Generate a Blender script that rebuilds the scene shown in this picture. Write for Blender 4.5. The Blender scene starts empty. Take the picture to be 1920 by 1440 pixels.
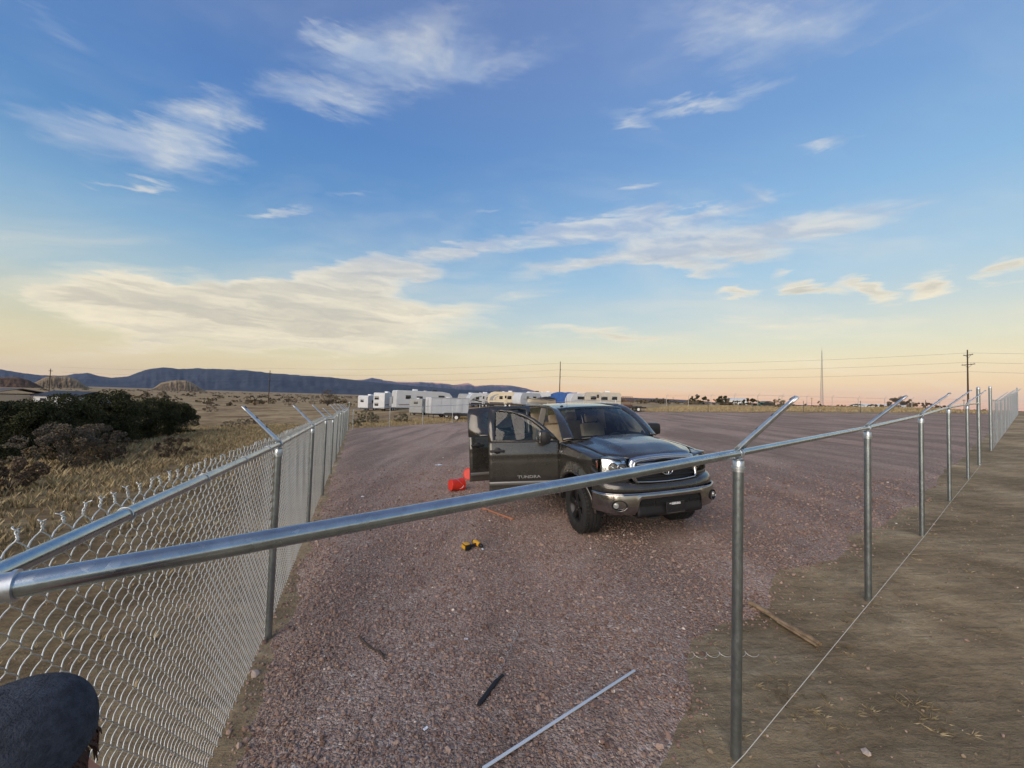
import bpy, bmesh, math, random
import numpy as np
from mathutils import Vector, Matrix
random.seed(7); rng = np.random.default_rng(7)
PI = math.pi
def rad(a): return math.radians(a)
scene = bpy.context.scene
COL = scene.collection
# ------------------------------------------------------------------ camera
FPX, PITCH, ROLL, EYE = 721.0, .0385, .031, 2.25          # focal length in px of a 1920 px wide frame
_F = Vector((0, math.cos(PITCH), math.sin(PITCH))); _U0 = Vector((0, -math.sin(PITCH), math.cos(PITCH))); _R0 = Vector((1, 0, 0))
CR = _R0*math.cos(ROLL) + _U0*math.sin(ROLL); CU = _U0*math.cos(ROLL) - _R0*math.sin(ROLL); CF = _F
cam_data = bpy.data.cameras.new('camera'); cam = bpy.data.objects.new('camera', cam_data); COL.objects.link(cam)
cam_data.sensor_fit = 'HORIZONTAL'; cam_data.sensor_width = 36; cam_data.lens = 36*FPX/1920
cam_data.clip_start = .05; cam_data.clip_end = 60000
m = Matrix((CR, CU, -CF)).transposed().to_4x4(); m.translation = (0, 0, EYE); cam.matrix_world = m
scene.camera = cam
def ray(px, py): return CF + CR*((px-960)/FPX) - CU*((py-720)/FPX)
def at_depth(px, py, y):                                   # point on the pixel's ray at forward distance y
    d = ray(px, py); return Vector((0, 0, EYE)) + d*(y/d.y)
def azel(px, py):
    d = ray(px, py).normalized(); return math.atan2(d.x, d.y), math.asin(d.z)
# ------------------------------------------------------------------ exposure
scene.view_settings.view_transform = 'Standard'; scene.view_settings.look = 'None'
EXPOSURE = .6; scene.view_settings.exposure = EXPOSURE; scene.view_settings.gamma = 1.0; scene.view_settings.use_curve_mapping = False
scene.cycles.use_denoising = True; scene.cycles.use_adaptive_sampling = True; scene.cycles.adaptive_threshold = .01; scene.cycles.adaptive_min_samples = 16
scene.cycles.max_bounces = 6; scene.cycles.transparent_max_bounces = 16; scene.cycles.volume_bounces = 0
# ------------------------------------------------------------------ node helpers
def lin(r, g, b):
    f = lambda c: (c/255/12.92) if c/255 <= .04045 else ((c/255+.055)/1.055)**2.4
    return (f(r), f(g), f(b), 1)
class NT:
    def __init__(s, tree): s.t = tree; s.n = tree.nodes; s.l = tree.links
    def node(s, typ, **kw):
        n = s.n.new(typ)
        for k, v in kw.items(): setattr(n, k, v)
        return n
    def put(s, sock, v):
        if hasattr(v, 'is_output'): s.l.new(v, sock)
        elif v is not None: sock.default_value = v
    def math(s, op, a, b=None, c=None, clamp=False):
        n = s.node('ShaderNodeMath', operation=op, use_clamp=clamp)
        s.put(n.inputs[0], a); s.put(n.inputs[1], b)
        if c is not None: s.put(n.inputs[2], c)
        return n.outputs[0]
    def add(s, a, b): return s.math('ADD', a, b)
    def mul(s, a, b): return s.math('MULTIPLY', a, b)
    def sub(s, a, b): return s.math('SUBTRACT', a, b)
    def mix(s, fac, a, b, mode='MIX'):
        n = s.node('ShaderNodeMix', data_type='RGBA', blend_type=mode)
        s.put(n.inputs[0], fac); s.put(n.inputs[6], a); s.put(n.inputs[7], b); return n.outputs[2]
    def ramp(s, fac, stops, interp='LINEAR'):
        n = s.node('ShaderNodeValToRGB'); cr = n.color_ramp; cr.interpolation = interp
        while len(cr.elements) < len(stops): cr.elements.new(.5)
        for e, (p, c) in zip(cr.elements, stops): e.position = p; e.color = c if len(c) == 4 else (*c, 1)
        s.put(n.inputs[0], fac); return n.outputs[0]
    def noise(s, vec, scale, detail=4, rough=.55, dist=0, out=0):
        n = s.node('ShaderNodeTexNoise'); s.put(n.inputs['Vector'], vec)
        n.inputs['Scale'].default_value = scale; n.inputs['Detail'].default_value = detail
        n.inputs['Roughness'].default_value = rough; n.inputs['Distortion'].default_value = dist
        return n.outputs[out]
    def voronoi(s, vec, scale, feature='F1', out='Distance', rand=1):
        n = s.node('ShaderNodeTexVoronoi', feature=feature); s.put(n.inputs['Vector'], vec)
        n.inputs['Scale'].default_value = scale; n.inputs['Randomness'].default_value = rand
        return n.outputs[out]
    def comb(s, x, y, z):
        n = s.node('ShaderNodeCombineXYZ'); s.put(n.inputs[0], x); s.put(n.inputs[1], y); s.put(n.inputs[2], z); return n.outputs[0]
    def maprange(s, v, a, b, c=0., d=1., smooth=True):
        n = s.node('ShaderNodeMapRange', interpolation_type='SMOOTHSTEP' if smooth else 'LINEAR')
        s.put(n.inputs[0], v)
        for i, q in enumerate((a, b, c, d)): n.inputs[i+1].default_value = q
        return n.outputs[0]
    def mapping(s, vec, scale=(1, 1, 1), rot=(0, 0, 0), loc=(0, 0, 0)):
        n = s.node('ShaderNodeMapping'); s.put(n.inputs[0], vec)
        n.inputs['Location'].default_value = loc; n.inputs['Rotation'].default_value = rot; n.inputs['Scale'].default_value = scale
        return n.outputs[0]
    def bump(s, height, strength=.5, dist=.02, normal=None):
        n = s.node('ShaderNodeBump'); s.put(n.inputs['Height'], height)
        n.inputs['Strength'].default_value = strength; n.inputs['Distance'].default_value = dist
        if normal is not None: s.put(n.inputs['Normal'], normal)
        return n.outputs[0]
# ------------------------------------------------------------------ sky
SUN_AZ, SUN_EL = rad(-150), rad(24)                          # low in the west, behind the photographer's left shoulder
world = bpy.data.worlds.new('World'); scene.world = world; world.use_nodes = True
W = NT(world.node_tree); W.n.clear()
wout = W.node('ShaderNodeOutputWorld'); wbg = W.node('ShaderNodeBackground'); W.l.new(wbg.outputs[0], wout.inputs[0])
SKY_STRENGTH = .1; SKY_GAIN = 10.5/2**EXPOSURE; world.cycles.sampling_method = 'MANUAL'; world.cycles.sample_map_resolution = 256
wbg.inputs[1].default_value = SKY_STRENGTH
tc = W.node('ShaderNodeTexCoord').outputs['Generated']
sx = W.node('ShaderNodeSeparateXYZ'); W.l.new(tc, sx.inputs[0]); dx, dy, dz = sx.outputs
az = W.math('ARCTAN2', dx, dy); el = W.math('ARCSINE', dz)
nish = W.node('ShaderNodeTexSky', sky_type='NISHITA'); nish.sun_disc = False
nish.sun_elevation = SUN_EL; nish.sun_rotation = SUN_AZ; nish.altitude = 1500; nish.air_density = 1.0; nish.dust_density = 1.5; nish.ozone_density = 2.0
elx = W.math('DIVIDE', W.math('MAXIMUM', el, 0), rad(90), clamp=True)
def e_(py): return max(0, azel(960, py)[1])/rad(90)
left = W.ramp(elx, [(0, lin(248, 204, 132)), (e_(718), lin(238, 210, 148)), (e_(680), lin(226, 212, 164)), (e_(650), lin(210, 208, 178)), (e_(600), lin(178, 200, 204)), (e_(520), lin(134, 176, 208)), (e_(430), lin(90, 144, 198)), (e_(300), lin(82, 130, 192)), (e_(120), lin(94, 126, 182)), (.62, lin(108, 126, 172)), (1, lin(110, 124, 166))])
right = W.ramp(elx, [(0, lin(255, 168, 122)), (e_(738), lin(255, 192, 132)), (e_(712), lin(255, 212, 146)), (e_(680), lin(246, 224, 168)), (e_(650), lin(228, 224, 188)), (e_(610), lin(206, 216, 206)), (e_(540), lin(172, 204, 222)), (e_(430), lin(140, 184, 222)), (e_(300), lin(118, 162, 212)), (e_(120), lin(114, 148, 202)), (.62, lin(114, 136, 186)), (1, lin(110, 126, 170))])
azf = W.maprange(az, -.75, .75)
grad = W.mix(azf, left, right)
grad10 = W.mix(1.0, grad, (SKY_GAIN, SKY_GAIN, SKY_GAIN, 1), 'MULTIPLY')
# the after-sunset glow in the west, on the side of the low sun
sdir = Vector((math.sin(SUN_AZ)*math.cos(SUN_EL), math.cos(SUN_AZ)*math.cos(SUN_EL), math.sin(SUN_EL)))
dotn = W.node('ShaderNodeVectorMath', operation='DOT_PRODUCT'); W.l.new(tc, dotn.inputs[0]); dotn.inputs[1].default_value = sdir
glow = W.maprange(dotn.outputs['Value'], -.1, 1.0)
nmix = W.add(.12, W.mul(glow, .6))
base = W.mix(nmix, grad10, nish.outputs[0])
# clouds: a wispy high deck; cover is raised where the photograph's sky has its cloud banks
inv = W.math('DIVIDE', 1, W.add(W.math('MAXIMUM', dz, 0), .14))
pl = W.comb(W.mul(dx, inv), W.mul(dy, inv), 0)
warp = W.noise(pl, 1.1, 2, .5, 0, 1)
plw = W.node('ShaderNodeVectorMath', operation='MULTIPLY_ADD'); W.l.new(warp, plw.inputs[0]); plw.inputs[1].default_value = (.5, .5, 0); W.l.new(pl, plw.inputs[2])
wisp = W.noise(W.mapping(plw.outputs[0], (2.0, 4.8, 1), (0, 0, rad(-28))), 1.5, 7, .64, .5)
puff = W.noise(W.mapping(plw.outputs[0], (.75, 1.9, 1), (0, 0, rad(-10)), (3.1, 1.7, 0)), 1.7, 8, .52, .3)
wz = W.noise(W.comb(W.mul(az, 1.4), W.mul(el, 7.0), 0), 4.5, 5, .62, .3, 1); wsep = W.node('ShaderNodeSeparateColor'); W.l.new(wz, wsep.inputs[0])
azw = W.add(az, W.mul(W.sub(wsep.outputs[0], .5), .17)); elw = W.add(el, W.mul(W.sub(wsep.outputs[1], .5), .085))
azel_v = W.comb(azw, elw, 0)
def ellipse(cx, cy, ex, ey, wpx, amp):
    a0, e0 = azel(cx, cy); a1, e1 = azel(ex, ey); L = math.hypot(a1-a0, e1-e0)
    a2, e2 = azel(cx, cy-wpx); wd = max(1e-3, math.hypot(a2-a0, e2-e0))
    k = 1.25 if cy < 480 else 1.15
    n = W.node('ShaderNodeMapping', vector_type='TEXTURE'); W.l.new(azel_v, n.inputs[0])
    n.inputs['Location'].default_value = (a0, e0, 0); n.inputs['Rotation'].default_value = (0, 0, math.atan2(e1-e0, a1-a0)); n.inputs['Scale'].default_value = (L*k, wd*k, 1)
    g = W.node('ShaderNodeTexGradient', gradient_type='SPHERICAL'); W.l.new(n.outputs[0], g.inputs[0])
    return W.mul(g.outputs['Fac'], amp*(1.15 if cy < 480 else 1.3))
bank = None
for args in SKY_BANKS if 'SKY_BANKS' in globals() else [
    (560, 590, 900, 602, 66, .72), (300, 572, 85, 562, 44, .58), (690, 530, 500, 575, 52, .52), (270, 632, 110, 640, 22, .30), (470, 560, 250, 590, 48, .25), (180, 556, 60, 560, 18, .35), (640, 500, 520, 520, 22, .3), (780, 515, 900, 520, 20, .28), (950, 560, 780, 600, 40, .2),   # the long bank low on the left
    (1000, 448, 770, 474, 24, .34), (1190, 430, 1440, 405, 38, .46), (1120, 492, 870, 515, 22, .36), (1240, 410, 1000, 425, 16, .3), (1320, 470, 1480, 480, 16, .3), (860, 462, 770, 470, 14, .34), (1290, 500, 1420, 522, 18, .32), (1400, 455, 1720, 395, 44, .40), (1560, 415, 1780, 370, 30, .22),      # streaks over the truck
    (1392, 546, 1452, 548, 13, .60), (1512, 540, 1588, 562, 22, .62), (1622, 545, 1690, 572, 22, .62), (1742, 538, 1800, 520, 30, .58), (1895, 503, 1960, 498, 22, .5),
    (270, 275, 470, 308, 62, .50), (390, 215, 500, 185, 56, .36), (645, 190, 790, 208, 38, .40), (750, 80, 950, 20, 80, .34), (640, 80, 560, 55, 30, .3), (900, 130, 1120, 60, 50, .30),
    (1330, 190, 1490, 150, 22, .44), (1180, 226, 1260, 240, 18, .32), (525, 397, 600, 388, 12, .42), (265, 352, 350, 356, 10, .4), (650, 368, 710, 358, 12, .28),
    (1195, 345, 1255, 336, 14, .4), (910, 396, 950, 392, 9, .36), (1150, 628, 1400, 632, 13, .34), (560, 652, 980, 640, 18, .26), (1500, 612, 1950, 600, 26, .24), (1420, 60, 1800, 10, 90, .30), (1540, 262, 1620, 238, 14, .32), (100, 40, -60, 0, 60, .25), (1400, 360, 1460, 380, 24, .3)]:
    t_ = ellipse(*args); bank = t_ if bank is None else W.math('MAXIMUM', bank, t_) if False else W.add(bank, t_)
bank = W.math('MINIMUM', bank, .62)
low = W.maprange(el, rad(14), rad(26))                       # wisps high up, puffier banks near the horizon
tex = W.add(W.mul(low, wisp), W.mul(W.sub(1, low), puff))
streak0 = W.noise(W.comb(W.mul(azw, 2.6), W.mul(elw, 22), 9.1), 2.4, 6, .62, .2)
dens = W.maprange(W.add(W.add(W.mul(tex, .70), W.mul(streak0, .16)), W.mul(bank, 1.35)), .50, 1.14)
veil = W.mul(W.maprange(W.noise(W.mapping(plw.outputs[0], (.8, 1.5, 1), (0, 0, rad(-35))), .9, 6, .6, .4), .40, .78), .42)
dens_all = W.math('MAXIMUM', dens, veil)
shade = W.noise(W.mapping(plw.outputs[0], (2.2, 4.2, 1), (0, 0, rad(-10)), (7, 2, 0)), 2.2, 5, .6, .3)
shade_f = W.maprange(shade, .38, .66)
streak = W.noise(W.comb(W.mul(azw, 2.2), W.mul(elw, 26), 3.7), 2.0, 6, .6, .2)
thick = W.maprange(W.add(W.mul(bank, .9), W.mul(W.sub(streak, .5), 1.15)), .16, .80)
cl_low = W.mix(thick, lin(252, 238, 208), lin(204, 196, 178))
cl_high = W.mix(shade_f, lin(166, 184, 210), lin(212, 216, 218))
cl = W.mix(W.maprange(el, rad(11), rad(25)), cl_low, cl_high)
cl10 = W.mix(1.0, cl, (SKY_GAIN, SKY_GAIN, SKY_GAIN, 1), 'MULTIPLY')
cf = W.mul(W.mul(dens_all, .84), W.maprange(el, rad(-.5), rad(2.5)))
skyc = W.mix(cf, base, cl10)
W.l.new(skyc, wbg.inputs[0])
# ------------------------------------------------------------------ sun (just gone: a weak, wide, warm source)
sl = bpy.data.lights.new('sun', 'SUN'); sl.energy = 2.2; sl.angle = rad(60); sl.color = (1, .84, .68)
sun = bpy.data.objects.new('sun', sl); COL.objects.link(sun)
sun.rotation_euler = (-sdir).to_track_quat('-Z', 'Y').to_euler()
# ------------------------------------------------------------------ mesh helpers
def tag(o, label=None, cat=None, group=None, kind=None):
    for k, v in (('label', label), ('category', cat), ('group', group), ('kind', kind)):
        if v: o[k] = v
    return o
def empty(name, loc=(0, 0, 0), rot=None, scale=1, **kw):
    o = bpy.data.objects.new(name, None); COL.objects.link(o); o.empty_display_size = .1
    o.location = loc
    if rot is not None: o.rotation_euler = rot if not isinstance(rot, (int, float)) else (0, 0, rot)
    o.scale = (scale,)*3
    return tag(o, **kw)
def link(name, me, parent=None, loc=None, rot=None, **kw):
    o = bpy.data.objects.new(name, me); COL.objects.link(o)
    if parent: o.parent = parent
    if loc is not None: o.location = loc
    if rot is not None: o.rotation_euler = rot
    return tag(o, **kw)
class MB:
    def __init__(s): s.v = []; s.f = []; s.mi = []; s.cur = 0
    def add(s, vs, fs, M=None):
        o = len(s.v)
        s.v += [tuple(M @ Vector(p)) for p in vs] if M is not None else [tuple(p) for p in vs]
        s.f += [tuple(i+o for i in f) for f in fs]; s.mi += [s.cur]*len(fs); return s
    def box(s, c, d, M=None, bev=0, rz=0):
        if bev: return s.bbox(c, d, bev, M, rz)
        x, y, z = (q/2 for q in d); R = Matrix.Rotation(rz, 3, 'Z')
        vs = [Vector(c)+R @ Vector((a*x, b*y, e*z)) for a, b, e in ((-1, -1, -1), (1, -1, -1), (1, 1, -1), (-1, 1, -1), (-1, -1, 1), (1, -1, 1), (1, 1, 1), (-1, 1, 1))]
        return s.add(vs, [(3, 2, 1, 0), (4, 5, 6, 7), (0, 1, 5, 4), (1, 2, 6, 5), (2, 3, 7, 6), (3, 0, 4, 7)], M)
    def bbox(s, c, d, b, M=None, rz=0):
        bm = bmesh.new(); bmesh.ops.create_cube(bm, size=1)
        for v in bm.verts: v.co = Vector((v.co.x*d[0], v.co.y*d[1], v.co.z*d[2]))
        bmesh.ops.bevel(bm, geom=bm.edges[:], offset=min(b, min(d)*.49), segments=2, affect='EDGES', profile=.6)
        R = Matrix.Rotation(rz, 3, 'Z'); bm.verts.index_update()
        vs = [Vector(c)+R @ v.co for v in bm.verts]; fs = [[v.index for v in f.verts] for f in bm.faces]; bm.free()
        return s.add(vs, fs, M)
    def tube(s, pts, r, n=8, cap=True, M=None, closed=False):
        pts = [Vector(p) for p in pts]; k = len(pts); rs = r if hasattr(r, '__len__') else [r]*k
        vs = []; fs = []; up = None
        for i, p in enumerate(pts):
            a = pts[i-1] if (i > 0 or closed) else p; b = pts[(i+1) % k] if (i < k-1 or closed) else p
            t = (b-a)
            t = t.normalized() if t.length > 1e-9 else Vector((0, 0, 1))
            if up is None:
                up = Vector((0, 0, 1)) if abs(t.z) < .9 else Vector((1, 0, 0))
            u = (up - t*up.dot(t)); u = u.normalized() if u.length > 1e-6 else t.orthogonal().normalized()
            up = u; w = t.cross(u)
            vs += [p + (u*math.cos(2*PI*j/n) + w*math.sin(2*PI*j/n))*rs[i] for j in range(n)]
        for i in range(k if closed else k-1):
            for j in range(n):
                i2 = (i+1) % k; j2 = (j+1) % n
                fs.append((i*n+j, i*n+j2, i2*n+j2, i2*n+j))
        if cap and not closed: fs += [tuple(range(n-1, -1, -1)), tuple((k-1)*n+j for j in range(n))]
        return s.add(vs, fs, M)
    def cyl(s, a, b, r, n=16, r2=None, M=None): return s.tube([a, b], [r, r if r2 is None else r2], n, True, M)
    def lathe(s, prof, n=24, M=None, cap=True):               # prof = [(r, z)] round local Z
        vs = [(r*math.cos(2*PI*j/n), r*math.sin(2*PI*j/n), z) for r, z in prof for j in range(n)]; k = len(prof)
        fs = [(i*n+j, i*n+(j+1) % n, (i+1)*n+(j+1) % n, (i+1)*n+j) for i in range(k-1) for j in range(n)]
        if cap: fs += [tuple(range(n-1, -1, -1)), tuple((k-1)*n+j for j in range(n))]
        return s.add(vs, fs, M)
    def grid(s, fn, nu, nv, M=None, flip=False, closed_u=False):
        vs = [fn(i/nu, j/nv) for i in range(nu+1) for j in range(nv+1)]
        fs = [(i*(nv+1)+j, (i+1)*(nv+1)+j, (i+1)*(nv+1)+j+1, i*(nv+1)+j+1) for i in range(nu) for j in range(nv)]
        if flip: fs = [f[::-1] for f in fs]
        return s.add(vs, fs, M)
    def prism(s, poly, h0, h1, axis='Y', M=None):            # closed 2-D outline extruded along an axis
        mp = {'Y': lambda p, h: (p[0], h, p[1]), 'X': lambda p, h: (h, p[0], p[1]), 'Z': lambda p, h: (p[0], p[1], h)}[axis]
        k = len(poly); vs = [mp(p, h0) for p in poly]+[mp(p, h1) for p in poly]
        fs = [tuple(range(k)), tuple(range(2*k-1, k-1, -1))]+[(i, i+k, (i+1) % k+k, (i+1) % k) for i in range(k)]
        return s.add(vs, fs, M)
    def mesh(s, name, mats, smooth=None, fix=True):
        me = bpy.data.meshes.new(name); me.from_pydata(s.v, [], s.f)
        for mt in (mats if isinstance(mats, (list, tuple)) else [mats]): me.materials.append(mt)
        if len(me.materials) > 1: me.polygons.foreach_set('material_index', s.mi)
        if fix:
            bm = bmesh.new(); bm.from_mesh(me); bmesh.ops.recalc_face_normals(bm, faces=bm.faces[:]); bm.to_mesh(me); bm.free()
        if smooth is not None:
            me.polygons.foreach_set('use_smooth', [True]*len(me.polygons)); me.set_sharp_from_angle(angle=rad(smooth))
        me.update(); return me
    def build(s, name, mats, parent=None, smooth=35, solid=0, subsurf=0, loc=None, rot=None, bevel=0, fix=True, offset=-1, **kw):
        o = link(name, s.mesh(name, mats, smooth, fix), parent, loc, rot, **kw)
        if subsurf: md = o.modifiers.new('sub', 'SUBSURF'); md.levels = md.render_levels = subsurf
        if solid: md = o.modifiers.new('solid', 'SOLIDIFY'); md.thickness = solid; md.offset = offset
        if bevel: md = o.modifiers.new('bev', 'BEVEL'); md.width = bevel; md.segments = 2; md.limit_method = 'ANGLE'
        return o
def copy_tree(o, parent=None):
    c = o.copy(); COL.objects.link(c); c.parent = parent
    for ch in o.children: copy_tree(ch, c)
    return c
# ------------------------------------------------------------------ plain materials
MATS = {}
def mat(name, color, rough=.5, metal=0., spec=.5, coat=0., emit=None, trans=0., ior=1.45, noise=0., nscale=8., bump=0., bscale=60., alpha=1.):
    if name in MATS: return MATS[name]
    mt = bpy.data.materials.new(name); mt.use_nodes = True; T = NT(mt.node_tree); b = T.n['Principled BSDF']
    c = color if len(color) == 4 else (*color, 1)
    b.inputs['Base Color'].default_value = c; b.inputs['Roughness'].default_value = rough; b.inputs['Metallic'].default_value = metal
    b.inputs['Specular IOR Level'].default_value = spec; b.inputs['Coat Weight'].default_value = coat; b.inputs['Coat Roughness'].default_value = .04
    b.inputs['Transmission Weight'].default_value = trans; b.inputs['IOR'].default_value = ior; b.inputs['Alpha'].default_value = alpha
    if noise or bump:
        g = T.node('ShaderNodeTexCoord').outputs['Object']
        if noise:
            nz = T.noise(g, nscale, 5, .6)
            fac = T.maprange(nz, .3, .7, 1-noise, 1+noise)
            col = T.mix(1.0, c, T.comb(fac, fac, fac), 'MULTIPLY'); T.l.new(col, b.inputs['Base Color'])
            T.l.new(T.math('ADD', rough-.08, T.mul(nz, .16), clamp=True), b.inputs['Roughness'])
        if bump: T.l.new(T.bump(T.noise(g, bscale, 4, .6), bump, .01), b.inputs['Normal'])
    MATS[name] = mt; return mt
def galv_mat(name, c, rough, scale):
    mt = bpy.data.materials.new(name); mt.use_nodes = True; T = NT(mt.node_tree); b = T.n['Principled BSDF']
    g = T.node('ShaderNodeTexCoord').outputs['Object']
    sp = T.voronoi(g, scale, out='Color'); sv = T.node('ShaderNodeSeparateColor'); T.l.new(sp, sv.inputs[0])
    dirt = T.noise(g, 6, 6, .65)
    v = T.add(T.mul(sv.outputs[0], .12), T.maprange(dirt, .3, .75, .78, 1.05))
    T.l.new(T.mix(1.0, c, T.comb(v, v, v), 'MULTIPLY'), b.inputs['Base Color'])
    b.inputs['Metallic'].default_value = .92; T.l.new(T.add(rough, T.mul(sv.outputs[1], .12)), b.inputs['Roughness'])
    T.l.new(T.bump(T.noise(g, 300, 3), .06, .001), b.inputs['Normal'])
    MATS[name] = mt; return mt
GALV = galv_mat('galvanised_steel', (.40, .455, .49, 1), .16, 55)
GALVP = galv_mat('galvanised_post', (.30, .335, .345, 1), .28, 55)
GALVB = galv_mat('galvanised_bright', (.56, .60, .63, 1), .32, 80)
WIRE = mat('fence_wire', (.57, .595, .585), .42, .65)
BLACKP = mat('black_plastic', (.012, .012, .013), .5, bump=.1, bscale=300)
RUBBER = mat('tyre_rubber', (.018, .018, .018), .78, noise=.25, nscale=9)
CHROME = mat('chrome', (.50, .50, .52), .09, 1.0)
WHITE = mat('white_paint', (.70, .71, .71), .4, noise=.08, nscale=1.2)
# ------------------------------------------------------------------ terrain
def soft(x, lo, hi, a, b):
    x = np.asarray(x, float)
    return np.where(x > hi, hi+b*(1-np.exp(-np.maximum(x-hi, 0)/b)), np.where(x < lo, lo-a*(1-np.exp(np.minimum(x-lo, 0)/a)), x))
def vnoise(x, y, s, seed=0):                                 # cheap smooth noise from sines
    x = np.asarray(x)*s; y = np.asarray(y)*s
    return (np.sin(x*1.7+y*.6+seed)+np.sin(y*2.1-x*.9+seed*1.7)+np.sin((x+y)*1.3+seed*2.3)*.7+np.sin(x*3.9-y*3.1+seed*.7)*.4+np.sin(x*5.3+y*6.7+seed*3.1)*.25)/3.35
LOT = np.array([(-.95, .72), (44.3, 33.4), (16, 53.5), (-13.9, 34.2), (-13.15, 31.3)])   # inner corners of the gravelled lot
def lot_sd(x, y):                                            # signed distance into the lot (positive inside)
    x = np.asarray(x, float); y = np.asarray(y, float); d = np.full(np.broadcast(x, y).shape, 1e9)
    P = LOT; k = len(P)
    for i in range(k):
        ax, ay = P[i]; bx, by = P[(i+1) % k]; ex, ey = bx-ax, by-ay; L = math.hypot(ex, ey)
        d = np.minimum(d, (-(x-ax)*ey+(y-ay)*ex)/L)
    return d
def near_dirt(x, y):                                         # bare dirt reaches into the lot along the new fence line
    x = np.asarray(x, float); y = np.asarray(y, float)
    ux, uy = .807, .59; s = x*ux+y*uy; off = -(x+.9)*uy+(y-.95)*ux
    w = -.08+.48*np.exp(-((s-3.6)/.9)**2)+.40*np.exp(-((s-5.4)/1.3)**2)+.22*np.exp(-((s-8.0)/2.0)**2)
    w = np.where(s > 10, np.maximum(w, .05), w)
    return off-w
def gz(x, y):
    x = np.asarray(x, float); y = np.asarray(y, float)
    z = .05+.0537*soft(x, -30, 44, 25, 8)-.004*np.minimum(y, 120)
    z = z+.018*np.clip(y-38, 0, 52)*np.clip(1-x/60, 0, 1)          # the storage yard beyond the lot is graded a little higher
    r = np.hypot(x, y); out = np.clip((-lot_sd(x, y)-.3)/3, 0, 1)
    z = z+vnoise(x, y, .55, 1)*.035*out+vnoise(x, y, .12, 4)*.12*np.clip(out*(r-6)/10, 0, 1)+vnoise(x, y, 2.3, 2)*.008*np.clip(r/3, 0, 1)
    z = z+vnoise(x, y, .02, 8)*.8*np.clip((r-70)/150, 0, 1)-np.clip((r-250)/4000, 0, 1)*6
    return z
def lot_depth(x, y):
    d = np.minimum(lot_sd(x, y)+.09, near_dirt(x, y))
    return d+vnoise(x, y, 1.6, 3)*.16+vnoise(x, y, 5.1, 5)*.07
def pad(x, y):
    t = np.clip((lot_depth(x, y)+.25)/.9, 0, 1); t = t*t*(3-2*t)
    return -.05+.128*t+vnoise(x, y, .9, 9)*.012*t+vnoise(x, y, 3.3, 6)*.005*t
def floor_z(x, y): return float(max(gz(x, y), gz(x, y)+pad(x, y)) if lot_depth(x, y) > -1 else gz(x, y))
def on_ground(px, py, it=60):                                # where a pixel's ray meets the ground
    d = ray(px, py); lo, t = 0, .5
    while t < 4000:
        q = Vector((0, 0, EYE))+d*t
        if q.z < floor_z(q.x, q.y): break
        lo = t; t *= 1.03
    for _ in range(30):
        mth = (lo+t)/2; q = Vector((0, 0, EYE))+d*mth
        if q.z < floor_z(q.x, q.y): t = mth
        else: lo = mth
    q = Vector((0, 0, EYE))+d*t; q.z = floor_z(q.x, q.y); return q
def np_mesh(name, V, F, mats, smooth=True):
    V = np.asarray(V, np.float32); F = np.asarray(F, np.int32); me = bpy.data.meshes.new(name); n = F.shape[1]
    me.vertices.add(len(V)); me.vertices.foreach_set('co', V.ravel())
    me.loops.add(F.size); me.loops.foreach_set('vertex_index', F.ravel())
    me.polygons.add(len(F)); me.polygons.foreach_set('loop_start', np.arange(0, F.size, n, dtype=np.int32))
    me.polygons.foreach_set('use_smooth', np.full(len(F), smooth))
    for q in (mats if isinstance(mats, (list, tuple)) else [mats]): me.materials.append(q)
    me.update(calc_edges=True); return me
def axis(parts):
    out = []
    for a, b, st in parts: out += list(np.arange(a, b, st))
    return np.array(sorted(set(np.round(out, 4))))
def sheet(xs, ys, zf):
    X, Y = np.meshgrid(xs, ys, indexing='ij'); V = np.stack([X, Y, zf(X, Y)], -1).reshape(-1, 3)
    n, k = len(xs), len(ys); I = np.arange(n*k).reshape(n, k)
    F = np.stack([I[:-1, :-1], I[1:, :-1], I[1:, 1:], I[:-1, 1:]], -1).reshape(-1, 4); return V, F
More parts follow.
